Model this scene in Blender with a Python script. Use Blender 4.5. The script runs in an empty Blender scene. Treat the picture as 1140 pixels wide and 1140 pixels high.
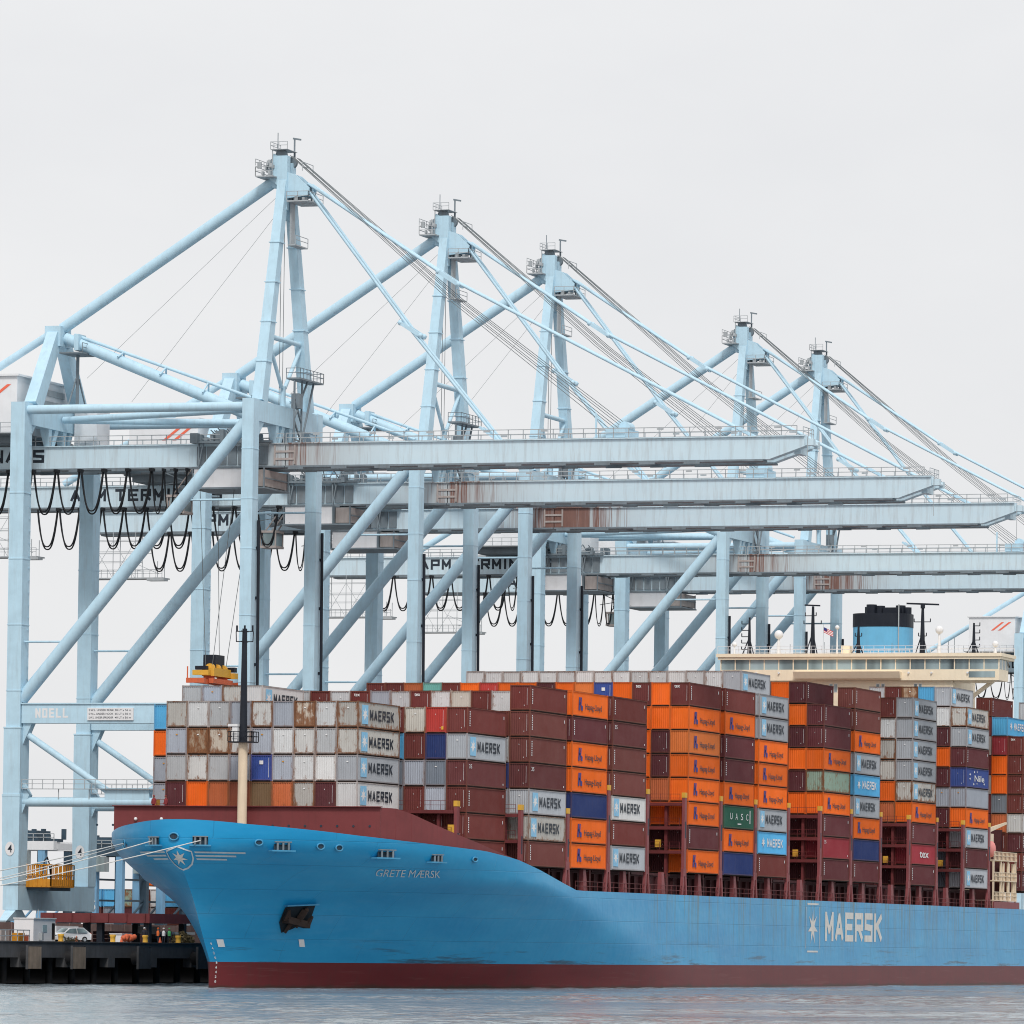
import bpy, math, random
from mathutils import Vector, Matrix
random.seed(7)
CLOUD_A=(.768,.772,.788); CLOUD_B=(.835,.836,.842); SUN_E=1.9; EXPO=0.10; HAZE=0.0
D=bpy.data
sc=bpy.context.scene
COL=sc.collection
R=math.radians
# ---------------------------------------------------------------- frame of reference
# X runs along the ship from bow to stern, Y runs from the ship's port side to the land, Z is up (metres), water at Z=0
BAY=14.076            # bay pitch
ROW=2.47              # container row pitch
TIER=2.9
RAIL=48.484           # waterside crane rail
GAUGE=29.911
LEGS=20.093
QUAY=4.62
CRANES=[35.07,90.07,131.29,218.86,258.74,508.0]

# ---------------------------------------------------------------- node helpers
def mat(name):
    m=D.materials.new(name); m.use_nodes=True
    nt=m.node_tree
    b=nt.nodes['Principled BSDF']
    return m,nt,b
def node(nt,kind,**kw):
    n=nt.nodes.new(kind)
    for k,v in kw.items():
        if k in n.inputs.keys() if hasattr(n.inputs,'keys') else False: n.inputs[k].default_value=v
        else: setattr(n,k,v)
    return n
def setin(n,**kw):
    for k,v in kw.items(): n.inputs[k.replace('_',' ')].default_value=v
def ramp(nt,fac,stops):
    r=nt.nodes.new('ShaderNodeValToRGB')
    el=r.color_ramp.elements
    while len(el)<len(stops): el.new(0.5)
    for e,(p,c) in zip(el,stops):
        e.position=p; e.color=c if len(c)==4 else (*c,1)
    nt.links.new(fac,r.inputs[0])
    return r.outputs[0]
def mixc(nt,fac,a,b,mode='MIX'):
    m=nt.nodes.new('ShaderNodeMix'); m.data_type='RGBA'; m.blend_type=mode
    for sock,v in ((m.inputs[0],fac),(m.inputs[6],a),(m.inputs[7],b)):
        if hasattr(v,'is_linked') or hasattr(v,'links'): nt.links.new(v,sock)
        elif isinstance(v,(int,float)): sock.default_value=v
        else: sock.default_value=(*v,1) if len(v)==3 else v
    return m.outputs[2]
def math_(nt,op,a,b=None,c=None):
    m=nt.nodes.new('ShaderNodeMath'); m.operation=op
    for i,v in enumerate((a,b,c)):
        if v is None: continue
        if hasattr(v,'links'): nt.links.new(v,m.inputs[i])
        else: m.inputs[i].default_value=v
    return m.outputs[0]
def noise(nt,vec,scale=(1,1,1),sc_=1.0,detail=4,rough=.6):
    mp=nt.nodes.new('ShaderNodeMapping'); mp.inputs['Scale'].default_value=scale
    nt.links.new(vec,mp.inputs['Vector'])
    n=nt.nodes.new('ShaderNodeTexNoise'); n.inputs['Scale'].default_value=sc_
    n.inputs['Detail'].default_value=detail; n.inputs['Roughness'].default_value=rough
    nt.links.new(mp.outputs[0],n.inputs['Vector'])
    return n.outputs['Fac']
def objcoord(nt):
    return nt.nodes.new('ShaderNodeTexCoord').outputs['Object']
def bump(nt,b,h,strength=.3,dist=.05):
    bn=nt.nodes.new('ShaderNodeBump'); bn.inputs['Strength'].default_value=strength; bn.inputs['Distance'].default_value=dist
    nt.links.new(h,bn.inputs['Height']); nt.links.new(bn.outputs[0],b.inputs['Normal'])

def paint(name,col,rough=.5,var=.12,grime=.25,gcol=(.16,.13,.11),scale=.6,metal=0.0,streak=True,spec=.2):
    m,nt,b=mat(name)
    co=objcoord(nt)
    n1=noise(nt,co,(1,1,1),scale,5)
    n2=noise(nt,co,(1.2,1.2,.14) if streak else (1,1,1),1.6,5,.65)
    c1=mixc(nt,ramp(nt,n1,[(.3,(0,0,0)),(.7,(1,1,1))]),tuple(x*(1-var) for x in col),tuple(min(1,x*(1+var*.6)) for x in col))
    c2=mixc(nt,math_(nt,'MULTIPLY',ramp(nt,n2,[(.5,(0,0,0)),(.78,(1,1,1))]),grime),c1,gcol)
    nt.links.new(c2,b.inputs['Base Color'])
    b.inputs['Roughness'].default_value=rough; b.inputs['Metallic'].default_value=metal
    b.inputs['Specular IOR Level'].default_value=spec
    return m
M={}
CR=(.495,.695,.815)
M['crane']=paint('crane_paint',CR,.45,.08,.30,(.30,.33,.34))
M['crane_dark']=paint('crane_steel',(.20,.24,.27),.55,.2,.35,(.12,.09,.07))
M['galv']=paint('galvanised_steel',(.42,.45,.47),.5,.15,.3)
M['cable']=paint('black_rubber',(.018,.02,.024),.5,.2,.1)
M['rope_wire']=paint('wire_rope',(.17,.19,.20),.5,.2,.1)
M['white']=paint('white_paint',(.78,.78,.79),.5,.05,.15,(.4,.36,.32))
M['house']=paint('machinery_house_cladding',(.78,.79,.81),.5,.05,.12,(.45,.44,.43))
M['trolley']=paint('trolley_cladding',(.82,.81,.82),.5,.06,.2,(.42,.36,.32))
M['taupe']=paint('weathered_cladding',(.42,.37,.35),.6,.2,.4,(.18,.12,.09))
M['red_mark']=paint('red_marking',(.85,.17,.10),.5,.05,.05)
M['letter_dark']=paint('dark_lettering',(.03,.04,.055),.5,.1,.1)
M['letter_white']=paint('white_lettering',(.80,.80,.80),.5,.06,.2,(.45,.42,.38))
M['hull_letter']=paint('hull_lettering',(.74,.72,.68),.5,.10,.35,(.40,.33,.26),.9)
M['name_letter']=paint('name_lettering',(.60,.66,.70),.5,.10,.25)
M['letter_blue']=paint('blue_lettering',(.035,.035,.22),.5,.05,.05)
M['star_blue']=paint('light_blue_panel',(.26,.56,.80),.5,.10,.25,(.5,.55,.58))
M['maroon']=paint('maroon_deck_paint',(.165,.040,.042),.5,.2,.35,(.07,.035,.03))
M['maroon_post']=paint('maroon_post_paint',(.26,.075,.080),.5,.15,.3,(.10,.045,.04))
M['deck_dark']=paint('dark_deck_steel',(.075,.025,.028),.6,.25,.35,(.03,.025,.022))
M['bulwark']=paint('breakwater_paint',(.205,.050,.052),.5,.13,.3,(.09,.04,.035),.35)
M['yellow']=paint('yellow_paint',(.75,.42,.06),.5,.12,.3,(.3,.18,.08))
M['amber']=paint('amber_cage_paint',(.62,.27,.03),.5,.2,.4,(.2,.09,.03))
M['orange_red']=paint('orange_red_paint',(.65,.14,.06),.55,.15,.3)
M['beige']=paint('superstructure_paint',(.90,.77,.58),.45,.05,.16,(.45,.33,.22))
M['mast_beige']=paint('mast_paint',(.80,.66,.49),.45,.08,.3,(.4,.28,.2))
M['black']=paint('black_paint',(.018,.022,.032),.45,.2,.15,(.05,.05,.05))
M['funnel_blue']=paint('funnel_paint',(.16,.47,.72),.45,.06,.15,(.2,.25,.3))
M['concrete']=paint('quay_concrete',(.095,.095,.10),.85,.25,.55,(.06,.055,.05),.5)
M['concrete_dark']=paint('shaded_pile_concrete',(.008,.008,.009),.8,.3,.4,(.015,.015,.015))  # near-black: the shade under the deck is put into the colour
M['timber']=paint('fender_face',(.30,.23,.175),.8,.3,.4,(.08,.06,.05))
M['rubber']=paint('fender_rubber',(.02,.02,.022),.7,.2,.2)
M['apron']=paint('wharf_apron',(.22,.21,.20),.9,.2,.3,(.1,.09,.08),.05,streak=False)
M['pinkish']=paint('weathered_barrier',(.25,.17,.155),.8,.2,.45,(.16,.10,.09))
M['rtg']=paint('yard_crane_paint',(.20,.40,.60),.5,.1,.3,(.1,.12,.15))
M['rtg_dark']=paint('yard_crane_dark',(.05,.085,.12),.5,.2,.3,(.03,.03,.03))
M['white_car']=paint('car_paint',(.80,.80,.81),.25,.02,.03,spec=.6)
M['skin']=paint('skin',(.45,.27,.19),.6,.05,.05)
M['cloth_dark']=paint('dark_workwear',(.035,.035,.05),.8,.2,.1)
M['cloth_red']=paint('red_coverall',(.24,.04,.045),.8,.15,.1)
M['cloth_orange']=paint('orange_vest',(.85,.19,.05),.7,.1,.1)
M['cloth_green']=paint('green_vest',(.10,.42,.16),.7,.1,.1)
M['rope']=paint('mooring_rope_fibre',(.62,.62,.60),.8,.15,.2)
M['pink']=paint('pink_buoy',(.72,.28,.26),.6,.1,.2)
M['leaf']=paint('dry_foliage',(.16,.13,.07),.8,.4,.2,(.08,.10,.04),2.0,streak=False)
M['anchor']=paint('rusty_anchor_steel',(.05,.032,.026),.7,.3,.4,(.02,.015,.012))
M['pocket']=paint('anchor_pocket_shade',(.02,.03,.04),.7,.3,.3,(.05,.03,.02))  # flat decal colour, shade of the recess painted in
M['hole_shade']=paint('opening_shade',(.025,.05,.075),.6,.2,.3)  # dark colour stands in for shade inside openings, holes and slots
M['lip']=paint('fairlead_lip_paint',(.07,.30,.50),.5,.15,.2)
M['flag_red']=paint('flag_cloth_red',(.55,.05,.07),.8,.05,.02)
M['flag_white']=paint('flag_cloth_white',(.8,.8,.8),.8,.05,.02)
M['flag_blue']=paint('flag_cloth_blue',(.04,.05,.2),.8,.05,.02)

def glass_mat():
    m,nt,b=mat('window_glass')
    co=objcoord(nt)
    n=noise(nt,co,(.16,.16,.02),1.0,3)
    c=ramp(nt,n,[(.36,(.03,.045,.05)),(.58,(.36,.46,.48))])  # pale patches paint in sky reflected in and seen through the panes
    nt.links.new(c,b.inputs['Base Color']); b.inputs['Roughness'].default_value=.08
    b.inputs['Specular IOR Level'].default_value=.7
    return m
M['glass']=glass_mat()

def girder_mat():
    """pale blue girder paint; rust runs gather round the boom hinge (local Y near 0) and by object colour alpha"""
    m,nt,b=mat('girder_paint')
    co=objcoord(nt)
    info=nt.nodes.new('ShaderNodeObjectInfo')
    sep=nt.nodes.new('ShaderNodeSeparateXYZ'); nt.links.new(co,sep.inputs[0])
    n1=noise(nt,co,(1,.35,1),.6,4)
    base=mixc(nt,n1,(.54,.70,.79),(.62,.745,.81))
    grey=noise(nt,co,(1.2,1.2,.10),1.3,5,.7)
    base=mixc(nt,math_(nt,'MULTIPLY',ramp(nt,grey,[(.48,(0,0,0)),(.72,(1,1,1))]),.42),base,(.33,.32,.31))
    y=sep.outputs[1]
    d=math_(nt,'ABSOLUTE',math_(nt,'ADD',y,3.0))
    near=math_(nt,'SUBTRACT',1.0,math_(nt,'DIVIDE',d,13.0)); near=math_(nt,'MAXIMUM',near,0.0)
    gre=mixc(nt,math_(nt,'MULTIPLY',near,.75),base,(.40,.385,.375))
    st=noise(nt,co,(1,1.0,.03),1.1,5,.75)
    k=math_(nt,'MULTIPLY',near,math_(nt,'MULTIPLY',info.outputs['Alpha'],1.0))
    v=math_(nt,'ADD',st,math_(nt,'MULTIPLY',k,.40))
    rust=ramp(nt,v,[(.66,(0,0,0)),(.80,(1,1,1))])
    rc=mixc(nt,noise(nt,co,(1,1,.2),2.5,3),(.12,.042,.03),(.26,.11,.07))
    fin=mixc(nt,math_(nt,'MULTIPLY',rust,.92),gre,rc)
    nt.links.new(fin,b.inputs['Base Color']); b.inputs['Roughness'].default_value=.5
    return m
M['girder']=girder_mat()
M['gap_shade']=paint('rusty_gap_shade',(.022,.013,.010),.8,.3,.2)  # dark rust tone with the shade between containers painted in

def container_mat(name,frame=False):
    m,nt,b=mat(name)
    info=nt.nodes.new('ShaderNodeObjectInfo')
    co=objcoord(nt)
    add=nt.nodes.new('ShaderNodeVectorMath'); add.operation='ADD'
    rnd=nt.nodes.new('ShaderNodeVectorMath'); rnd.operation='SCALE'
    cmb=nt.nodes.new('ShaderNodeCombineXYZ')
    for i in range(3): nt.links.new(info.outputs['Random'],cmb.inputs[i])
    rnd.inputs['Scale'].default_value=91.0; nt.links.new(cmb.outputs[0],rnd.inputs[0])
    nt.links.new(co,add.inputs[0]); nt.links.new(rnd.outputs[0],add.inputs[1])
    v=add.outputs[0]
    fade=noise(nt,v,(.35,.7,.5),.9,4)
    base=mixc(nt,ramp(nt,fade,[(.3,(0,0,0)),(.72,(1,1,1))]),mixc(nt,.10,info.outputs['Color'],(.05,.04,.04)),mixc(nt,.025,info.outputs['Color'],(.8,.8,.8)))
    st=noise(nt,v,(1.6,1.6,.12),1.7,5,.7)
    base=mixc(nt,math_(nt,'MULTIPLY',ramp(nt,st,[(.5,(0,0,0)),(.8,(1,1,1))]),.17),base,(.13,.10,.085))
    rn=noise(nt,v,(1.3,1.3,.55),1.5,6,.72)
    a=info.outputs['Alpha']
    s=math_(nt,'ADD',rn,math_(nt,'MULTIPLY',a,.31 if not frame else .62))
    if not frame:
        sep=nt.nodes.new('ShaderNodeSeparateXYZ'); nt.links.new(co,sep.inputs[0])
        ax=math_(nt,'ABSOLUTE',sep.outputs[0]); ay=math_(nt,'ABSOLUTE',sep.outputs[1])
        isend=math_(nt,'GREATER_THAN',ax,5.96)
        ey=math_(nt,'MAXIMUM',math_(nt,'MULTIPLY',math_(nt,'SUBTRACT',ay,.80),2.6),0.0)
        ex=math_(nt,'MAXIMUM',math_(nt,'MULTIPLY',math_(nt,'SUBTRACT',ax,5.2),1.3),0.0)
        ed=math_(nt,'ADD',math_(nt,'MULTIPLY',isend,ey),math_(nt,'MULTIPLY',math_(nt,'SUBTRACT',1.0,isend),ex))
        ez=math_(nt,'MAXIMUM',math_(nt,'MULTIPLY',math_(nt,'SUBTRACT',.75,sep.outputs[2]),1.1),0.0)
        s=math_(nt,'ADD',s,math_(nt,'MULTIPLY',math_(nt,'MULTIPLY',math_(nt,'MINIMUM',math_(nt,'ADD',ed,ez),1.2),math_(nt,'POWER',a,.6)),.24))
    rust=ramp(nt,s,[(.70,(0,0,0)),(.84,(1,1,1))])
    rc=mixc(nt,noise(nt,v,(1,1,1),5,3),(.11,.04,.022),(.34,.15,.065))
    fin=mixc(nt,math_(nt,'MULTIPLY',rust,.92),base,rc)
    if frame:
        k=math_(nt,'MINIMUM',math_(nt,'ADD',.18,math_(nt,'MULTIPLY',math_(nt,'MULTIPLY',a,noise(nt,v,(2,2,.5),1.2,3)),2.2)),.85)
        fin=mixc(nt,k,fin,mixc(nt,noise(nt,v,(2,2,.6),2.0,3),(.085,.035,.02),(.26,.115,.055)))
    nt.links.new(fin,b.inputs['Base Color'])
    b.inputs['Roughness'].default_value=.6; b.inputs['Specular IOR Level'].default_value=.12
    return m
M['cont']=container_mat('container_paint')
M['contf']=container_mat('container_frame_paint',True)

def hull_mat():
    m,nt,b=mat('hull_blue_paint')
    co=objcoord(nt)
    sep=nt.nodes.new('ShaderNodeSeparateXYZ'); nt.links.new(co,sep.inputs[0])
    n1=noise(nt,co,(.06,.06,.25),1.0,5,.6)
    base=mixc(nt,ramp(nt,n1,[(.3,(0,0,0)),(.7,(1,1,1))]),HULL_A,HULL_B)
    # scuffs and runs: real dirt on the plating
    run=noise(nt,co,(1.1,1.1,.035),1.0,5,.75)
    hi=math_(nt,'DIVIDE',math_(nt,'SUBTRACT',sep.outputs[2],3.0),8.0)
    aft=math_(nt,'GREATER_THAN',sep.outputs[0],-88.0)
    f=math_(nt,'MULTIPLY',ramp(nt,run,[(.50,(0,0,0)),(.63,(1,1,1))]),math_(nt,'MULTIPLY',math_(nt,'MAXIMUM',hi,0.0),math_(nt,'MULTIPLY',aft,.78)))
    base=mixc(nt,f,base,(.11,.14,.10))
    sc2=noise(nt,co,(.05,.05,.9),1.3,6,.72)
    low=math_(nt,'SUBTRACT',1.0,math_(nt,'DIVIDE',math_(nt,'SUBTRACT',sep.outputs[2],3.0),3.2))
    low=math_(nt,'MAXIMUM',low,0.0)
    f2=math_(nt,'MULTIPLY',ramp(nt,sc2,[(.55,(0,0,0)),(.64,(1,1,1))]),math_(nt,'MULTIPLY',low,.85))
    base=mixc(nt,f2,base,(.03,.07,.11))
    BASE=base
    # plate seams
    br=nt.nodes.new('ShaderNodeTexBrick')
    mp=nt.nodes.new('ShaderNodeMapping'); mp.inputs['Rotation'].default_value=(R(90),0,0)
    nt.links.new(co,mp.inputs[0]); nt.links.new(mp.outputs[0],br.inputs['Vector'])
    br.inputs['Scale'].default_value=1.0; br.inputs['Brick Width'].default_value=11.0; br.inputs['Row Height'].default_value=2.6
    br.inputs['Mortar Size'].default_value=.05; br.inputs['Mortar Smooth'].default_value=1.0
    wob=noise(nt,co,(.35,.35,.35),1.0,2)
    h=math_(nt,'ADD',math_(nt,'MULTIPLY',br.outputs['Fac'],-.25),math_(nt,'MULTIPLY',wob,1.2))
    seam=noise(nt,co,(.02,.02,.4),1.0,3)
    fin=mixc(nt,math_(nt,'MULTIPLY',br.outputs['Fac'],math_(nt,'MULTIPLY',seam,.55)),BASE,(.01,.09,.20))
    chalk=noise(nt,co,(.08,.08,.5),1.0,6,.7)
    fin=mixc(nt,math_(nt,'MULTIPLY',ramp(nt,chalk,[(.52,(0,0,0)),(.75,(1,1,1))]),.22),fin,(.16,.42,.62))
    nt.links.new(fin,b.inputs['Base Color'])
    bump(nt,b,h,.6,.10)
    b.inputs['Roughness'].default_value=.32; b.inputs['Specular IOR Level'].default_value=.38
    return m
HULL_A=(.008,.275,.56); HULL_B=(.028,.365,.66)
M['hull']=hull_mat()
def boot_mat():
    m,nt,b=mat('red_boot_topping')
    co=objcoord(nt); sep=nt.nodes.new('ShaderNodeSeparateXYZ'); nt.links.new(co,sep.inputs[0])
    base=mixc(nt,noise(nt,co,(.12,.12,.5),1.0,5),(.115,.012,.016),(.175,.024,.026))
    st=noise(nt,co,(.9,.9,.08),1.2,5,.7)
    base=mixc(nt,math_(nt,'MULTIPLY',ramp(nt,st,[(.5,(0,0,0)),(.72,(1,1,1))]),.4),base,(.07,.03,.026))
    wob=noise(nt,co,(.25,.25,.1),1.0,5,.65)
    low=ramp(nt,math_(nt,'ADD',math_(nt,'MULTIPLY',sep.outputs[2],-.9),wob),[(.12,(0,0,0)),(.42,(1,1,1))])
    base=mixc(nt,math_(nt,'MULTIPLY',low,.75),base,(.035,.030,.020))
    sc2=noise(nt,co,(.06,.06,1.4),1.3,6,.72)
    base=mixc(nt,math_(nt,'MULTIPLY',ramp(nt,sc2,[(.58,(0,0,0)),(.66,(1,1,1))]),.35),base,(.20,.075,.07))
    nt.links.new(base,b.inputs['Base Color']); b.inputs['Roughness'].default_value=.42; b.inputs['Specular IOR Level'].default_value=.22
    return m
M['boot']=boot_mat()

def water_mat():
    m,nt,b=mat('harbour_water')
    geo=nt.nodes.new('ShaderNodeNewGeometry')
    v=geo.outputs['Position']
    n1=noise(nt,v,(.42,.60,.5),1.0,3,.6)
    n2=noise(nt,v,(.09,.12,.1),1.0,4,.6)
    n3=noise(nt,v,(2.2,2.2,1),1.0,3,.6)
    big=ramp(nt,noise(nt,v,(.022,.030,.02),1.0,4,.6),[(.35,(.25,.25,.25)),(.68,(1,1,1))])
    h=math_(nt,'ADD',math_(nt,'MULTIPLY',n1,.8),math_(nt,'ADD',math_(nt,'MULTIPLY',n2,2.6),math_(nt,'MULTIPLY',n3,.22)))
    h=math_(nt,'MULTIPLY',h,big)
    bump(nt,b,h,1.0,.45)
    b.inputs['Base Color'].default_value=(.235,.275,.30,1)
    b.inputs['Roughness'].default_value=.12; b.inputs['IOR'].default_value=1.33
    return m
M['water']=water_mat()

# ---------------------------------------------------------------- mesh builder
class MB:
    def __init__(s): s.v=[];s.f=[];s.mi=[];s.sm=[]
    def add(s,vs,fs,mi=0,smooth=False):
        o=len(s.v); s.v+= [tuple(map(float,p)) for p in vs]
        for f in fs: s.f.append(tuple(i+o for i in f)); s.mi.append(mi); s.sm.append(smooth)
        return s
    def hexa(s,p,mi=0):
        # p: 8 points, bottom ring then top ring (counter-clockwise from above)
        return s.add(p,[(3,2,1,0),(4,5,6,7),(0,1,5,4),(1,2,6,5),(2,3,7,6),(3,0,4,7)],mi)
    def box(s,x0,x1,y0,y1,z0,z1,mi=0):
        return s.hexa([(x0,y0,z0),(x1,y0,z0),(x1,y1,z0),(x0,y1,z0),(x0,y0,z1),(x1,y0,z1),(x1,y1,z1),(x0,y1,z1)],mi)
    def bar(s,p,q,w,h,mi=0,w2=None,h2=None,side=None):
        p=Vector(p);q=Vector(q);d=(q-p).normalized()
        sd=Vector(side) if side else (Vector((0,0,1)) if abs(d.z)<.9 else Vector((1,0,0)))
        a=d.cross(sd)
        if a.length<1e-6: a=d.cross(Vector((0,1,0)))
        a.normalize(); b=a.cross(d).normalized()
        w2=w if w2 is None else w2; h2=h if h2 is None else h2
        def ring(c,w,h): return [c-a*w/2-b*h/2,c+a*w/2-b*h/2,c+a*w/2+b*h/2,c-a*w/2+b*h/2]
        return s.add(ring(p,w,h)+ring(q,w2,h2),[(0,1,2,3),(7,6,5,4),(1,0,4,5),(2,1,5,6),(3,2,6,7),(0,3,7,4)],mi)
    def tube(s,pts,r,n=10,mi=0,cap=True,smooth=True):
        pts=[Vector(p) for p in pts]
        rr=r if isinstance(r,(list,tuple)) else [r]*len(pts)
        vs=[];fs=[]
        prev=None
        for i,p in enumerate(pts):
            d=(pts[min(i+1,len(pts)-1)]-pts[max(i-1,0)]).normalized()
            ref=prev if prev is not None else (Vector((0,0,1)) if abs(d.z)<.9 else Vector((1,0,0)))
            a=(ref-d*ref.dot(d))
            if a.length<1e-5: a=d.orthogonal()
            a.normalize(); prev=a; b=d.cross(a)
            for k in range(n):
                t=2*math.pi*k/n; vs.append(p+(a*math.cos(t)+b*math.sin(t))*rr[i])
        for i in range(len(pts)-1):
            for k in range(n):
                k2=(k+1)%n; fs.append((i*n+k,i*n+k2,(i+1)*n+k2,(i+1)*n+k))
        s.add(vs,fs,mi,smooth)
        if cap:
            s.add(vs[:n],[tuple(range(n-1,-1,-1))],mi); s.add(vs[-n:],[tuple(range(n))],mi)
        return s
    def prism(s,poly,axis,a,b,mi=0):
        # poly: list of 2D points in the plane perpendicular to axis ('x':(y,z),'y':(x,z),'z':(x,y)), extruded a..b
        def P(u,v,w): return {'x':(w,u,v),'y':(u,w,v),'z':(u,v,w)}[axis]
        n=len(poly)
        vs=[P(u,v,a) for u,v in poly]+[P(u,v,b) for u,v in poly]
        fs=[tuple(range(n)),tuple(range(2*n-1,n-1,-1))]+[(i,(i+1)%n,n+(i+1)%n,n+i) for i in range(n)]
        return s.add(vs,fs,mi)
    def sphere(s,c,r,n=10,m=6,mi=0,zs=1.0):
        vs=[];fs=[]
        for i in range(m+1):
            ph=math.pi*i/m
            for k in range(n):
                t=2*math.pi*k/n
                vs.append((c[0]+r*math.sin(ph)*math.cos(t),c[1]+r*math.sin(ph)*math.sin(t),c[2]+zs*r*math.cos(ph)))
        for i in range(m):
            for k in range(n):
                k2=(k+1)%n; fs.append((i*n+k,(i+1)*n+k,(i+1)*n+k2,i*n+k2))
        return s.add(vs,fs,mi,True)
    def rail(s,p,q,h=1.1,step=2.0,r=.035,mi=0,rails=2):
        p=Vector(p);q=Vector(q);L=(q-p).length;n=max(1,int(L/step))
        up=Vector((0,0,h))
        for i in range(n+1):
            c=p.lerp(q,i/n); s.bar(c,c+up,r*2,r*2,mi)
        for k in range(rails):
            o=Vector((0,0,h*(1-k*.48))); s.bar(p+o,q+o,r*2,r*2,mi)
        return s
    def mesh(s,name,mats,off=(0,0,0)):
        me=D.meshes.new(name)
        ox,oy,oz=off
        me.from_pydata([(x-ox,y-oy,z-oz) for x,y,z in s.v],[],s.f)
        for m in (mats if isinstance(mats,(list,tuple)) else [mats]): me.materials.append(m)
        me.polygons.foreach_set('material_index',s.mi)
        me.polygons.foreach_set('use_smooth',s.sm)
        me.update()
        return me
def wloc(o):
    v=Vector((0,0,0))
    while o is not None: v+=o.location; o=o.parent
    return v
def obj(name,me,parent=None,loc=(0,0,0)):
    o=D.objects.new(name,me); COL.objects.link(o); o.location=loc
    if parent is not None: o.parent=parent
    return o
def part(name,mb,mats,parent):
    """mesh given in world coordinates, linked as a child"""
    return obj(name,mb.mesh(name,mats,wloc(parent)),parent)
def empty(name,loc,label,cat,group=None):
    o=D.objects.new(name,None); COL.objects.link(o); o.location=loc; o.empty_display_size=.5
    tag(o,label,cat,group); return o
LABELS={}
def tag(o,label,cat,group=None):
    n=len(label.split()); assert 4<=n<=16,(n,label)
    o['label']=label; o['category']=cat
    if group: o['group']=group
    LABELS.setdefault(label,[]).append(o.name)
def single(name,mb,mats,base,label,cat,group=None):
    o=obj(name,mb.mesh(name,mats,base),None,base); tag(o,label,cat,group); return o
def structure(name,mb,mats,base=(0,0,0)):
    o=obj(name,mb.mesh(name,mats,base),None,base); o['kind']='structure'; return o
def copy_tree(o,parent=None):
    c=o.copy(); COL.objects.link(c)
    if parent is not None: c.parent=parent
    for ch in list(o.children): copy_tree(ch,c)
    return c

# ---------------------------------------------------------------- text outlines as meshes
_tx={}
def text2d(body,bold=.0,shear=0.0):
    key=(body,bold,shear)
    if key in _tx: return _tx[key]
    cu=D.curves.new('lettering_outline','FONT'); cu.body=body; cu.size=1.0; cu.offset=bold; cu.shear=shear; cu.resolution_u=4
    ob=D.objects.new('lettering_outline',cu); COL.objects.link(ob)
    dg=bpy.context.evaluated_depsgraph_get(); dg.update()
    me=ob.evaluated_get(dg).to_mesh()
    vs=[(v.co.x,v.co.y) for v in me.vertices]; fs=[tuple(p.vertices) for p in me.polygons]
    ob.evaluated_get(dg).to_mesh_clear()
    D.objects.remove(ob); D.curves.remove(cu)
    xs=[a for a,_ in vs]; ys=[b for _,b in vs]
    x0,x1,y0,y1=min(xs),max(xs),min(ys),max(ys)
    vs=[((a-x0)/(x1-x0),(b-y0)/(y1-y0)) for a,b in vs]
    _tx[key]=(vs,fs,(x1-x0)/(y1-y0)); return _tx[key]
def star2d(points,r1=.5,r2=.2,rot=90):
    vs=[(0.5,0.5)]
    for i in range(points*2):
        r=r1 if i%2==0 else r2; t=R(rot)+math.pi*i/points
        vs.append((.5+r*math.cos(t),.5+r*math.sin(t)))
    n=points*2
    return vs,[(0,1+i,1+(i+1)%n) for i in range(n)],1.0
def flat(mb,shape,fn,mi=0):
    """place a unit 2D shape through fn(u,v)->point"""
    vs,fs=shape[0],shape[1]
    pts=[fn(u,v) for u,v in vs]
    # orient faces consistently: leave as is, both sides render
    return mb.add(pts,fs,mi)
def face_n(x0,x1,z0,z1,y):   # on a face that looks to -Y
    return lambda u,v:(x0+(x1-x0)*u,y,z0+(z1-z0)*v)
def face_t(y0,y1,z0,z1,x):   # on a face that looks to -X: u runs from y0 (left in view) to y1
    return lambda u,v:(x,y0+(y1-y0)*u,z0+(z1-z0)*v)
# block capitals made of strokes on a unit cell
GLYPH={'A':[(0,0,.5,1),(.5,1,1,0),(.2,.3,.8,.3)],'P':[(0,0,0,1),(0,1,1,1),(1,1,1,.45),(1,.45,0,.45)],'M':[(0,0,0,1),(0,1,.5,.3),(.5,.3,1,1),(1,1,1,0)],
 'T':[(0,1,1,1),(.5,1,.5,0)],'E':[(1,0,0,0),(0,0,0,1),(0,1,1,1),(0,.5,.85,.5)],'R':[(0,0,0,1),(0,1,1,1),(1,1,1,.48),(1,.48,0,.48),(.45,.48,1,0)],
 'I':[(.5,0,.5,1)],'N':[(0,0,0,1),(0,1,1,0),(1,0,1,1)],'L':[(0,1,0,0),(0,0,1,0)],'S':[(1,1,0,1),(0,1,0,.53),(0,.53,1,.47),(1,.47,1,0),(1,0,0,0)],
 'K':[(0,0,0,1),(1,1,.08,.48),(.3,.62,1,0)],'U':[(0,1,0,0),(0,0,1,0),(1,0,1,1)],'C':[(1,1,0,1),(0,1,0,0),(0,0,1,0)],'O':[(0,0,0,1),(0,1,1,1),(1,1,1,0),(1,0,0,0)]}
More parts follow.
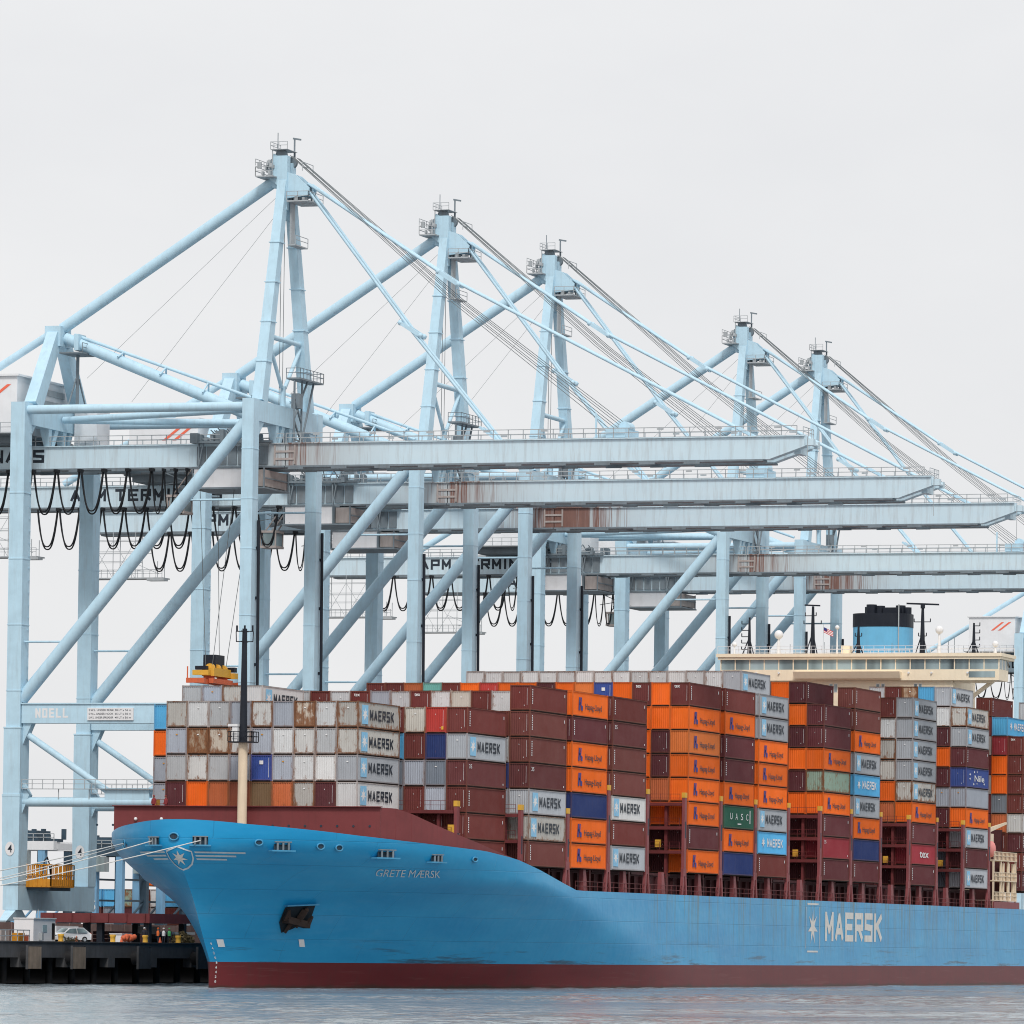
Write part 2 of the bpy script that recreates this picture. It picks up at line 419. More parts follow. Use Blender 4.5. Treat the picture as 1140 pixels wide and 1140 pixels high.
def block_text(mb,body,fn,W,H,th,gap,mi=0,wide=None):
    '''strokes of real width th in a field W x H; fn(x,z,o) gives the point, o lifts a stroke off the surface'''
    n=sum(.45 if c in ' I' else 1 for c in body); cw=(W-gap*(len(body)-1))/n; x=0; k=0
    for c in body:
        w=cw*(.45 if c in ' I' else 1)
        for (a,b,c2,d) in GLYPH.get(c,[]):
            p=Vector((x+th/2+a*(w-th),th/2+b*(H-th))); q=Vector((x+th/2+c2*(w-th),th/2+d*(H-th)))
            t=(q-p).normalized(); s=Vector((-t.y,t.x))*th/2; e=t*th/2 if abs(t.x*t.y)<.12 else t*0.0
            if abs(t.x*t.y)>=.12: p-=t*th*.25; q+=t*th*.25
            k+=1; o=.0012*(k%5)
            mb.add([fn(v.x,v.y,o) for v in (p-e-s,q+e-s,q+e+s,p-e+s)],[(0,1,2,3)],mi)
        x+=w+gap
    return mb
QUAD=([(0,0),(1,0),(1,1),(0,1)],[(0,1,2,3)],1)
# ---------------------------------------------------------------- the ship's hull form
def interp(x,xs,ys):
    if x<=xs[0]: return ys[0]
    for i in range(len(xs)-1):
        if x<=xs[i+1]: return ys[i]+(ys[i+1]-ys[i])*(x-xs[i])/(xs[i+1]-xs[i])
    return ys[-1]
CL=21.2
def h_stem(z): return interp(z,[0,2.7,4.7,9.4,13.5,14.3],[-38.5,-38.2,-39.7,-42.9,-46.6,-47.2])
def h_len(z): return 98.0 if z<=0 else 52+46*(1-min(z,11.5)/11.5)**.75
def h_k(z): return interp(z,[.5,2.6,4.4,6.5,8,9,10,11,12,14.3,15.5,17.5],[1.0,1.01,.98,.97,.96,.97,1.0,1.02,1.06,1.53,1.70,1.73])
def h_w(x,z):
    u=min(max((x-h_stem(z))/h_len(z),0),1)
    return 21.4*(1-(1-u)**2)**(1/h_k(z))
def z_deck(x):
    return interp(x,[-47,-43.75,-37.4,-32,-25.4,-17.6,-10.3,-2.6,4.4,10.3,15.6],[17.55,17.15,16.67,16.25,15.85,15.45,15.13,14.4,13.23,12.12,11.2])
_arc={}
def hull_pt(s,z,off=.07):
    """point on the shell at arc length s from the stem (port positive) and height z, pushed out by off"""
    key=round(z,2)
    if key not in _arc:
        xs=[];a=[];n0=h_stem(z);acc=0;px=None
        for i in range(500):
            x=n0+95*(i/499)**2; w=h_w(x,z)
            if px: acc+=math.hypot(x-px[0],w-px[1])
            px=(x,w); xs.append(x);a.append(acc)
        _arc[key]=(xs,a)
    xs,a=_arc[key]; x=interp(abs(s),a,xs); w=h_w(x,z)
    e=.15; x1=interp(abs(s)+e,a,xs); x0=interp(max(abs(s)-e,0),a,xs)
    tx,tw=x1-x0,h_w(x1,z)-h_w(x0,z)
    l=math.hypot(tx,tw) or 1; tx/=l;tw/=l
    if abs(s)<.1: nx,nw=-1,0
    else: nx,nw=-tw,tx
    sg=-1 if s>=0 else 1
    return Vector((x+nx*off, CL+sg*(w+nw*off), z))

ship=empty('container_ship',(130,CL,0),'light blue container ship with red waterline moored at the wharf, stacked high with containers','container ship')
# shell: columns along the length, rows up the side
cols=[]
for i in range(71):
    q=i/70; cols.append(('b',q*q))
for x in [66,70,76,84,92,100,110,120,130,145,160,180,200,225,250,280,305,319]: cols.append(('a',x))
NV=18
def col_pts(c,rows):
    out=[]
    if c[0]=='b': xt=h_stem(17)+(62-h_stem(17))*c[1]
    else: xt=c[1]
    zt=z_deck(xt)
    for rz in rows:
        z=rz if rz<=2.75 else 2.75+(zt-2.75)*(rz-2.75)
        if c[0]=='b': x=h_stem(z)+(62-h_stem(z))*c[1]
        else: x=c[1]
        w=h_w(x,z)
        if c[0]=='a' and x>290 : w*=1-.12*((x-290)/29)**2*(1-min(1,max(0,z)/9))
        out.append((x,w,z))
    return out
rows=[-2.0,0.0,1.4,2.75]+[2.75+(i+1)/NV for i in range(NV)]
grid=[col_pts(c,rows) for c in cols]
edge=[(g[-1][0],g[-1][1],g[-1][2]) for g in grid]
def shell(r0,r1):
    mb=MB()
    for sg in (-1,1):
        vs=[];nr=r1-r0+1
        for g in grid:
            for (x,w,z) in g[r0:r1+1]: vs.append((x,CL+sg*w,z))
        fs=[]
        for c in range(len(grid)-1):
            for k in range(nr-1):
                a=c*nr+k; f=(a,a+nr,a+nr+1,a+1)
                fs.append(f if sg<0 else f[::-1])
        mb.add(vs,fs,0,True)
    vs=[];g=grid[-1]
    L=[(x,CL-w,z) for x,w,z in g[r0:r1+1]]; Rr=[(x,CL+w,z) for x,w,z in g[r0:r1+1]]
    n=len(L); mb.add(L+Rr,[(k,k+n,k+n+1,k+1) for k in range(n-1)],0,False)
    return mb
hull=part('hull',shell(3,len(rows)-1),M['hull'],ship)
boot=part('boot_topping',shell(0,3),M['boot'],ship)
mb=MB()
vs=[];fs=[]
for (x,w,z) in edge: vs+=[(x,CL-w+.05,z-.06),(x,CL+w-.05,z-.06)]
for c in range(len(edge)-1): fs.append((2*c,2*c+1,2*c+3,2*c+2))
mb.add(vs,fs)
part('deck',mb,M['deck_dark'],ship)
# pale paint line where the draught marks stand, and the bulb symbols
def hdecal(shape,s0,s1,z0,z1,off=.06):
    mb=MB(); flat(mb,shape,lambda u,v:hull_pt(s0+(s1-s0)*u,z0+(z1-z0)*v,off)); return mb
mb=MB()
for i in range(9):
    z=.55+i*.5
    flat(mb,text2d(str((i*2)%10),.02),lambda u,v,z=z:hull_pt(.75+.22*u,z+.26*v,.05))
part('draught_marks',mb,M['letter_white'],hull)
for s,z,wd in ((2.2,4.72,.95),(13.8,4.82,.8)):
    part('bulb_symbol',hdecal(QUAD,s-wd/2,s+wd/2,z-.4,z+.4,.05),M['letter_white'],hull)
# bow emblem: shield with a seven pointed star between two sets of stripes
def strip(pts,wd):
    """thin band along (s,z) points"""
    mb=MB();vs=[];fs=[]
    n=len(pts)
    for i,(s,z) in enumerate(pts):
        a=pts[max(i-1,0)];b=pts[min(i+1,n-1)]
        ds,dz=b[0]-a[0],b[1]-a[1];l=math.hypot(ds,dz) or 1
        vs+= [hull_pt(s-dz/l*wd/2,z+ds/l*wd/2,.07),hull_pt(s+dz/l*wd/2,z-ds/l*wd/2,.07)]
    for i in range(n-1): fs.append((2*i,2*i+1,2*i+3,2*i+2))
    return mb.add(vs,fs)
sh=[(-1.45,14.2),(-.7,14.45),(0,14.72),(.7,14.45),(1.45,14.2),(1.42,13.5),(1.1,12.9),(.55,12.5),(0,12.3),(-.55,12.5),(-1.1,12.9),(-1.42,13.5),(-1.45,14.2)]
emb=part('bow_emblem',strip(sh,.16),M['name_letter'],hull)
mb=MB(); flat(mb,star2d(7,.5,.2),lambda u,v:hull_pt(-.85+1.7*u,12.72+1.6*v,.08)); part('star',mb,M['hull_letter'],emb)
mb=MB()
for sg in (-1,1):
    for k,(ln,z) in enumerate(((7.2,14.13),(6.1,13.78),(5.0,13.43))):
        pts=[(sg*(1.75+(ln-1.75)*i/12),z) for i in range(13)]
        s_=strip(pts,.17); mb.add(s_.v,s_.f)
part('stripes',mb,M['name_letter'],emb)
# the ship's name on the port bow
mb=MB()
flat(mb,text2d('GRETE MÆRSK',0,.28),lambda u,v:hull_pt(23.9+10.1*u,12.02+.78*v+.02*u,.09))
part('ship_name',mb,M['name_letter'],hull)
# the owner's lettering amidships
mb=MB(); block_text(mb,'MAERSK',lambda x,z,o:(114.2+x,CL-21.43-o,5.95+z),26.6,3.85,.86,.75); part('side_lettering',mb,M['hull_letter'],hull)
mb=MB(); flat(mb,star2d(7,.5,.17),face_n(106.5,110.9,5.3,10.1,CL-21.43))
x0,x1,z0,z1=105.6,111.7,4.45,10.85
for a in ((x0+.6,x1-.6,z1-.22,z1),(x0+.6,x1-.6,z0,z0+.22)): flat(mb,QUAD,face_n(*a,CL-21.43))
for a in ((x0,x0+.14,z0+.5,z1-.5),(x1-.14,x1,z0+.5,z1-.5)): flat(mb,QUAD,face_n(*a,CL-21.43))
part('side_emblem',mb,M['hull_letter'],hull)
# fairleads and mooring openings in the shell
def fairlead(s,z,wd,ht,kind):
    c=hull_pt(s,z,0); e=hull_pt(s+.3*(1 if s>=0 else -1),z,0); tdir=(e-c); tdir.z=0; tdir.normalize()
    if s<0: tdir=-tdir
    out=(hull_pt(s,z,1)-c).normalized(); up=Vector((0,0,1))
    P=lambda a,b,o:c+tdir*a+up*b+out*o
    mb=MB()
    if kind=='oval':
        n=18;ring=[]
        path=[P(wd/2*math.cos(2*math.pi*i/n),ht/2*math.sin(2*math.pi*i/n),.12) for i in range(n)]
        mb.tube(path+[path[0]],.085,6,0,cap=False)
        o=part('fairlead',mb,M['lip'],hull)
        m2=MB(); m2.add([P(0,0,.07)]+[P(wd/2*math.cos(2*math.pi*i/n),ht/2*math.sin(2*math.pi*i/n),.09) for i in range(n)],[(0,1+i,1+(i+1)%n) for i in range(n)])
        part('opening',m2,M['hole_shade'],o)
    else:
        # roller fairlead on a small shelf
        mb.hexa([P(-wd*.7,-ht/2-.16,-.4),P(wd*.7,-ht/2-.16,-.4),P(wd*.7,-ht/2-.16,.5),P(-wd*.7,-ht/2-.16,.5),P(-wd*.7,-ht/2,-.4),P(wd*.7,-ht/2,-.4),P(wd*.7,-ht/2,.5),P(-wd*.7,-ht/2,.5)])
        o=part('fairlead',mb,M['lip'],hull)
        m2=MB()
        m2.add([P(-wd/2,-ht/2,.08),P(wd/2,-ht/2,.08),P(wd/2,ht/2,.08),P(-wd/2,ht/2,.08)],[(0,1,2,3)])
        part('opening',m2,M['hole_shade'],o)
        m3=MB(); nr=3 if wd>1.2 else 2
        for i in range(nr):
            a=-wd/2+wd*(i+.5)/nr; m3.tube([P(a,-ht/2,.3),P(a,ht/2-.1,.3)],.12,8)
        m3.bar(P(-wd/2,ht/2,.2),P(wd/2,ht/2,.2),.35,.12)
        part('roller',m3,M['crane_dark'],o)
for a in ((-11.0,15.1,.9,.9,'oval'),(-3.1,15.3,1.5,.8,'roller'),(-.35,15.75,1.1,.75,'oval'),(2.4,15.35,1.6,.85,'roller'),(8.65,15.25,.85,.6,'oval'),
          (11.4,14.95,2.0,.85,'roller'),(16.2,15.0,.95,.65,'oval'),(18.7,14.9,.95,.65,'oval'),(25.6,14.45,2.6,.8,'roller'),(34.0,14.15,1.9,.75,'roller'),(41.4,14.15,1.0,.5,'oval')):
    fairlead(*a)
# anchor pocket with the anchor housed in it
pk=[(11.9,8.55),(12.6,8.75),(16.1,8.85),(15.6,7.7),(14.8,7.1),(12.6,6.3),(11.0,5.9),(10.9,7.0)]
mb=MB(); c=hull_pt(13.6,7.6,.10); mb.add([c]+[hull_pt(s,z,.08) for s,z in pk],[(0,1+i,1+(i+1)%len(pk)) for i in range(len(pk))])
pocket=part('anchor_pocket',mb,M['pocket'],hull)
mb=MB(); mb.bar(hull_pt(11.8,8.75,.35),hull_pt(16.2,8.95,.35),.6,.14); part('pocket_visor',mb,M['lip'],pocket)
mb=MB()
H=lambda s,z,o=.45:hull_pt(s,z,o)
mb.bar(H(14.4,8.3),H(12.7,6.6),.55,.6)                                # shank
mb.bar(H(11.5,7.3,.5),H(14.5,6.75,.5),.9,.7)                           # crown
mb.bar(H(11.6,7.3,.55),H(12.0,8.3,.65),.8,.45,w2=.25,h2=.2); mb.bar(H(14.4,6.8,.55),H(15.2,7.7,.65),.8,.45,w2=.25,h2=.2)  # flukes
mb.bar(H(12.3,7.0,.5),H(11.2,5.9,.4),.45,.4,w2=.3,h2=.25)
mb.sphere(H(14.5,8.35,.5),.3,8,5)
part('anchor',mb,M['anchor'],hull)

# breakwater: athwart wall on the foredeck that turns aft along the port and starboard rails
mb=MB()
XB=-28.9
wing=[(-28.9,19.35),(-26.6,19.3),(-24.1,18.8),(-18.8,17.45),(-14.5,16.55),(-10.8,15.85),(-6.5,15.05),(-3.0,14.5)]
th=.14
wb=h_w(XB,17)-.25
zb=z_deck(XB)-.4
mb.box(XB-th,XB,CL-wb,CL+wb,zb,19.38)
for sg in (-1,1):
    for i in range(len(wing)-1):
        (xa,za),(xb,zb_)=wing[i],wing[i+1]
        ya=CL+sg*(h_w(xa,16.5)-.25); yb=CL+sg*(h_w(xb,16)-.25); d=-sg*th
        za0,zb0=z_deck(xa)-.3,z_deck(xb)-.3
        mb.hexa([(xa,ya,za0),(xb,yb,zb0),(xb,yb+d,zb0),(xa,ya+d,za0),(xa,ya,za),(xb,yb,zb_),(xb,yb+d,zb_),(xa,ya+d,za)])
bw=part('breakwater',mb,M['bulwark'],ship)
for i in range(18):
    y=CL-wb+1.2+i*1.85
    mb=MB(); mb.tube([(XB-.19,y,17.35),(XB-.13,y,17.35)],.13,8); part('drain_hole',mb,M['hole_shade'],bw)
mb=MB(); mb.box(XB-.5,XB+.2,CL-wb-.1,CL+wb+.1,19.38,19.46); part('capping_rail',mb,M['bulwark'],bw)
for y in (CL+wb-2.6,CL+wb-5.6):
    mb=MB(); mb.sphere((XB-.3,y,18.0),.2,8,5); part('deck_lamp',mb,M['white'],bw)

# foremast
fm=MB(); FX,FY=-30.2,CL
fm.tube([(FX,FY,15.9),(FX,FY,26.3)],[.52,.49],16)
mast=part('foremast',fm,M['mast_beige'],ship)
m=MB(); m.tube([(FX,FY,26.3),(FX,FY,38.4)],[.44,.26],14); part('upper_mast',m,M['black'],mast)
m=MB(); m.box(FX-1.0,FX+1.0,FY-1.35,FY+1.35,26.18,26.3)
for a,b in (((-1,-1.35),(-1,1.35)),((-1,1.35),(1,1.35)),((1,1.35),(1,-1.35)),((1,-1.35),(-1,-1.35))):
    m.rail((FX+a[0],FY+a[1],26.3),(FX+b[0],FY+b[1],26.3),1.05,.65,.035)
part('mast_platform',m,M['black'],mast)
m=MB(); m.box(FX-.8,FX-.3,FY+.35,FY+.95,26.3,27.9); m.box(FX-.9,FX-.2,FY+.3,FY+1.4,27.9,28.15); part('radar_unit',m,M['white'],mast)
m=MB()
for dz in (37.0,38.1): m.bar((FX,FY-.95,dz),(FX,FY+.95,dz+.02),.1,.1); m.bar((FX-.9,FY,dz),(FX+.9,FY,dz),.1,.1)
for dy in (-.95,.95): m.bar((FX,FY+dy,37.0),(FX,FY+dy*1.05,38.1),.08,.08)
for dy in (-.9,0,.9): m.bar((FX,FY+dy,38.1),(FX,FY+dy,38.75),.16,.16)
part('light_frame',m,M['black'],mast)

# deck gear between the side and the stacks
for sg in (-1,1):
    mb=MB(); y=CL+sg*18.2
    mb.box(5,199,min(y,y+sg*.4),max(y,y+sg*.4),11.1,13.45)
    for i in range(66):
        x=6+i*2.9; mb.box(x,x+.16,min(y+sg*.41,y+sg*.85),max(y+sg*.41,y+sg*.85),11.1,13.3)
    part('hatch_coaming',mb,M['deck_dark'],ship)
for k in range(0,14):
    mb=MB(); mb.box(k*BAY+.75,k*BAY+13.4,2.3,40.1,13.47,13.62 if k<2 else 13.78); part('hatch_cover',mb,M['deck_dark'],ship)
for y in (.12,42.28):
    mb=MB(); mb.rail((17,y,11.14),(199,y,11.14),1.15,1.9,.026,rails=3); part('deck_railing',mb,M['maroon'],ship)
# bow hatch platform that carries the foremost stack
mb=MB(); mb.box(-28.6,-13.6,7.2,35.2,17.9,18.72); mb.box(-27.2,-14.6,9.0,31.6,18.723,19.28); part('bow_hatch',mb,M['maroon'],ship)
for k in range(1,14):
    for sg,y0 in ((1,.35),(-1,42.05)):
        x=k*BAY+7.1
        mb=MB(); mb.hexa([(x-.7,y0,11.14),(x+.7,y0,11.14),(x+.7,y0+sg*.6,11.14),(x-.7,y0+sg*.6,11.14),(x-.42,y0+sg*.15,13.85),(x+.42,y0+sg*.15,13.85),(x+.42,y0+sg*.6,13.85),(x-.42,y0+sg*.6,13.85)]); part('stack_pedestal',mb,M['maroon_post'],ship)
def lashing(k):
    x=k*BAY
    y0,y1=(0.0,42.4) if k>0 else ((.45,41.9) if k==0 else (2.7,38.4))
    top=23.0 if k>=2 else 19.9
    b=z_deck(x)-.1
    posts=[]
    for y,sg in ((y0,1),(y1,-1)):
        mb=MB()
        ya,yb=sorted((y,y+sg*.36))
        if k<=0:
            mb.box(x-.4,x+.4,ya,yb,b,top); posts.append(part('lashing_post',mb,M['maroon_post'],ship)); continue
        mb.box(x-.4,x+.4,ya,yb,14.6,top)
        # splayed foot with a slot between its two legs
        for s2 in (-1,1):
            mb.hexa([(x+s2*.78-.2,ya,b),(x+s2*.78+.2,ya,b),(x+s2*.78+.2,yb,b),(x+s2*.78-.2,yb,b),(x+s2*.22-.2,ya+.01,14.59),(x+s2*.22+.2,ya+.01,14.59),(x+s2*.22+.2,yb-.01,14.59),(x+s2*.22-.2,yb-.01,14.59)])
        mb.box(x-.62,x+.62,ya+.02,yb-.02,13.5,14.4)
        posts.append(part('lashing_post',mb,M['maroon_post'],ship))
    for post,(y,sg) in zip(posts,((y0,1),(y1,-1))):
        m2=MB(); ya,yb=sorted((y-.03*sg,y+sg*.40)); m2.box(x-.44,x+.44,ya,yb,top+.003,top+.62); part('post_cap',m2,M['yellow'],post)
        m2=MB(); m2.box(x-.17,x+.17,min(y-.012*sg,y+.1*sg),max(y-.012*sg,y+.1*sg),top-4.9,top-2.9); part('post_slot',m2,M['hole_shade'],post)
    m2=MB()
    for z in (16.6,19.5,22.4):
        if z<top: m2.box(x-.8,x+.8,y0+.37,y1-.37,z-.38,z)
    for i in range(1,17):
        y=.0+i*ROW
        if y0+1<y<y1-1: m2.box(x-.3,x+.3,y-.19,y+.13,b,top-.62)
    for z in (16.62,19.52,22.42):
        if z<top: m2.rail((x-.78,y0+.5,z),(x-.78,y1-.5,z),1.0,1.23,.022)
    # a pair of crossing lash rods per row
    for i in range(0,16):
        ya=i*ROW+.3
        if ya>y0+.8 and ya+2.2<y1-.8: m2.bar((x+.85,ya,14.1),(x+.85,ya+2.0,18.9),.05,.05); m2.bar((x+.88,ya+2.0,14.1),(x+.88,ya,18.9),.05,.05)
    br=part('lashing_bridge',m2,M['maroon'],ship)
    m3=MB(); m3.box(x-.55,x-.32,3.0,3.7,17.0,17.9); part('equipment_box',m3,M['yellow'],br)
for k in range(-1,15): lashing(k)

# ---------------------------------------------------------------- superstructure
SX=200.3
mb=MB(); mb.box(SX+.6,SX+13,6.9,35.5,11.1,44.62)
acc=part('accommodation_block',mb,M['beige'],ship)
for y in (31.2,30.4,25.6,24.9,18.4,17.6,12.6,11.9):
    m=MB(); m.box(SX+.56,SX+.7,y-.28,y+.28,42.9,44.2); w_=part('window',m,M['white'],acc)
    m=MB(); m.box(SX+.545,SX+.6,y-.2,y+.2,43.0,44.1); part('pane',m,M['glass'],w_)
mb=MB()
YA,YB=-.25,42.65
mb.box(SX,SX+5.2,YA,YB,44.64,46.25)                # bridge front below the windows
mb.prism([(SX-1.25,45.9),(SX-.003,45.9),(SX-.003,44.9),(SX-.7,44.9)],'y',14.6,31.0)
mb.box(SX-.35,SX+7.6,YA-.3,YB+.3,47.75,48.12); mb.box(SX-.55,SX+7.8,YA-.5,YB+.5,48.123,48.62)
mb.box(SX+5.3,SX+12.9,6.9,35.5,44.64,47.74)
wh=part('wheelhouse',mb,M['beige'],ship)
m=MB(); m.box(SX+.12,SX+5.1,YA+.12,YB-.12,46.26,47.74); part('window_band',m,M['glass'],wh)
m=MB()
for i in range(20):
    y=YA+.05+(YB-YA-.1)*i/19
    m.box(SX+.02,SX+.2,y-.08,y+.08,46.26,47.74)
for y in (YA,YB):
    for dx in (0.1,1.8,3.5,5.0): m.box(SX+dx,SX+dx+.12,y-.02,y+.02,46.26,47.74)
part('window_mullion',m,M['beige'],wh)
for ya,yb in ((YA+.6,YA+4.6),(YB-4.6,YB-.6)):
    m=MB(); m.box(SX-.03,SX+.05,ya,yb,45.05,45.95); part('wing_window',m,M['glass'],wh)
for sg,y in ((1,YA),(-1,YB)): 
    m=MB(); m.bar((SX+2.5,y+sg*1.6,44.6),(SX+2.5,y+sg*7.0,40.6),.7,.5)
    m.bar((SX+1.0,y+sg*1.0,44.5),(SX+1.0,y+sg*7,44.5),.5,.5); part('wing_brace',m,M['beige'],wh)
for y in (37.0,33.5,29,24,19,13.5,10,4.5):
    m=MB(); m.tube([(SX-.28,y,45.75),(SX+.02,y,45.75)],.15,8); part('flood_lamp',m,M['white'],wh)
ZR=48.62
m=MB(); m.rail((SX-.4,YA-.3,ZR),(SX-.4,YB+.3,ZR),1.1,1.6,.03); m.rail((SX+7.5,YA-.3,ZR),(SX+7.5,YB+.3,ZR),1.1,1.6,.03); part('roof_railing',m,M['white'],wh)
def radome(x,y,z,r):
    m=MB(); m.tube([(x,y,ZR),(x,y,z-r*.6)],[r*.55,r*.22],8); m.sphere((x,y,z),r,12,8); part('radome',m,M['white'],wh)
radome(206,35.4,51.8,.68); radome(206,10.5,52.4,.62); radome(205,42.0,50.3,.38); radome(205,1.6,50.2,.48); radome(207,26.6,52.9,.34)
def antenna_mast(name,x,y,zt,r,arms,legs=True,mt='black'):
    m=MB(); m.tube([(x,y,ZR),(x,y,zt)],[r,r*.45],8)
    if legs:
        for dx,dy in ((1.1,0),(-.6,.95),(-.6,-.95)): m.bar((x+dx,y+dy,ZR),(x,y,ZR+(zt-ZR)*.48),.14,.14)
    for z,a,b in arms:
        m.bar((x,y+a,z),(x,y+b,z),.12,.12)
        for e in (a,b):
            if abs(e)>.2: m.bar((x,y+e,z),(x,y+e,z+.5),.12,.12)
    return part(name,m,M[mt],wh)
antenna_mast('antenna_mast',206,40.0,54.4,.32,[(ZR+1+i*.95,0,1.2) for i in range(5)])
am=antenna_mast('radar_mast',206,30.1,56.0,.42,[(53.4,-1.3,1.4),(54.6,-.5,1.2)])
m=MB(); m.bar((206,29.0,56.1),(206,31.4,56.2),.18,.22); part('radar_scanner',m,M['black'],am)
antenna_mast('antenna_mast',204,22.4,52.8,.35,[(51.4,-.5,.5)])
am=antenna_mast('radar_mast',206,13.1,55.8,.45,[(53.6,-1.2,1.3),(51.5,-.6,.6)])
m=MB(); m.bar((206,10.6,56.15),(206,15.6,56.35),.18,.25); m.tube([(206,13.1,55.6),(206,13.1,56.2)],.35,8); part('radar_scanner',m,M['black'],am)
antenna_mast('antenna_mast',206,5.2,53.4,.32,[(ZR+1.2+i*1.05,-.9,0) for i in range(4)])
for y,zt in ((17.5,50.4),(7.9,51.1),(8.8,50.6),(38,50.2),(33.3,50.3),(28,50.6)):
    m=MB(); m.tube([(205,y,ZR),(205,y,zt)],.05,5); part('whip_aerial',m,M['crane_dark'],wh)
m=MB(); m.box(203.5,205,23.6,24.9,ZR,50.0); part('roof_locker',m,M['beige'],wh)
# funnel
def rr(x0,x1,y0,y1,r,n=6):
    out=[]
    for cx,cy,a in ((x1-r,y1-r,0),(x0+r,y1-r,90),(x0+r,y0+r,180),(x1-r,y0+r,270)):
        for i in range(n+1):
            t=R(a+90*i/n); out.append((cx+r*math.cos(t),cy+r*math.sin(t)))
    return out
m=MB(); m.prism(rr(222,229,20.4,29.4,3.0,8),'z',13,53.95)
fun=part('funnel',m,M['funnel_blue'],ship)
m=MB(); m.prism(rr(221.95,229.05,20.35,29.45,3.0,8),'z',53.96,56.0)
for x,y,r_,z in ((224,26.3,.8,57.4),(224,24.9,.7,57.2),(225,22,.75,57.3),(225,20.9,.6,57.0),(226.5,27.6,.5,57.2)): m.tube([(x,y,56.0),(x,y,z)],r_,10)
m.box(223,226,21.6,24.2,56.003,56.9)
part('funnel_top',m,M['black'],fun)
m=MB(); m.rail((221.3,19.4,49.2),(221.3,29.4,49.2),1.1,1.2,.04); m.box(221.1,221.9,19.4,29.4,49.05,49.2); part('funnel_gallery',m,M['white'],fun)
m=MB(); m.bar((221.9,21.4,50),(221.9,21.4,57.3),.14,.14); part('vent_pipe',m,M['galv'],fun)
# provisions deck at the ship's side, abreast of the accommodation
m=MB()
for z in (12.3,15.2,18.2): m.box(200.5,213.5,.2,3.2,z,z+.14)
for x in (200.7,204.8,209,213.2): m.box(x-.14,x+.14,.25,.5,11.1,18.3)
for z in (12.45,15.35,18.35): m.rail((200.6,.25,z),(213.4,.25,z),1.15,.75,.05)
for x in (206.5,209.5,212.3): m.box(x-.2,x+.2,.3,.7,12.4,17.9)
prov=part('embarkation_platform',m,M['mast_beige'],ship)
m=MB(); m.sphere((202.3,1.2,19.9),.75,12,8,zs=1.6); part('rescue_buoy',m,M['pink'],prov)
m=MB(); m.tube([(204,2.2,18.3),(204,2.2,22.8)],.45,10); m.bar((203.6,2.0,22.7),(210.5,1.2,23.9),.5,.6,w2=.3,h2=.3); m.box(203.2,205.2,1.6,3.0,21.0,22.2); part('provision_crane',m,M['mast_beige'],prov)
m=MB(); m.box(199.5,214,-.1,.15,11.15,12.2); part('side_bulwark',m,M['maroon_post'],ship)
m=MB(); m.box(SX+14,SX+15,3,39,11.1,23); part('deckhouse_wall',m,M['deck_dark'],ship)
# flag on its halyard
fl=empty('flag',(206,28.4,52.9),'small striped flag flying from the mast halyard above the bridge','flag')
m=MB()
nst=7
for i in range(nst):
    for j in range(6):
        ya=28.4-j*.24; yb=ya-.24; za=52.9-j*.11;zb=52.9-(j+1)*.11
        xa=206+.12*math.sin(j*1.3);xb=206+.12*math.sin((j+1)*1.3)
        h=.8/nst; mi=0 if i%2==0 else 1
        if i<4 and j<2: mi=2
        m.add([(xa,ya,za-i*h),(xb,yb,zb-i*h),(xb,yb,zb-(i+1)*h),(xa,ya,za-(i+1)*h)],[(0,1,2,3)],mi)
part('flag_cloth',m,[M['flag_red'],M['flag_white'],M['flag_blue']],fl)
m=MB(); m.bar((206,28.5,48.7),(206,28.42,53.3),.03,.03); part('halyard',m,M['crane_dark'],fl)
# ---------------------------------------------------------------- containers
CL_,CW,CH=12.19,2.438,2.86
def corrug(p0,p1,inward,pitch=.28,depth=.05):
    """zig-zag line from p0 to p1 in plan; returns plan points"""
    p0=Vector(p0);p1=Vector(p1);L=(p1-p0).length;n=max(2,round(L/pitch));inn=Vector(inward)
    out=[]
    for i in range(n):
        for f,d in ((0,0),(.28,0),(.5,1),(.78,1)):
            out.append(p0.lerp(p1,(i+f)/n)+inn*(depth*d))
    out.append(p1); return out
def container_body():
    mb=MB(); hx,hy=CL_/2-.05,CW/2-.04
    z0,z1=.135,CH-.10
    for a,b,inn,pt in (((-hx,-hy),(hx,-hy),(0,1),.29),((hx,hy),(-hx,hy),(0,-1),.29),((-hx,hy),(-hx,-hy),(1,0),.27),((hx,-hy),(hx,hy),(-1,0),.27)):
        ln=corrug(a,b,inn,pt)
        vs=[(p.x,p.y,z0) for p in ln]+[(p.x,p.y,z1) for p in ln]; n=len(ln)
        mb.add(vs,[(i,i+1,n+i+1,n+i) for i in range(n-1)])
    mb.add([(-hx,-hy,CH-.02),(hx,-hy,CH-.02),(hx,hy,CH-.02),(-hx,hy,CH-.02)],[(0,1,2,3)])
    mb.add([(-hx,-hy,z0),(hx,-hy,z0),(hx,hy,z0),(-hx,hy,z0)],[(3,2,1,0)])
    return mb.mesh('container_body',M['cont'])
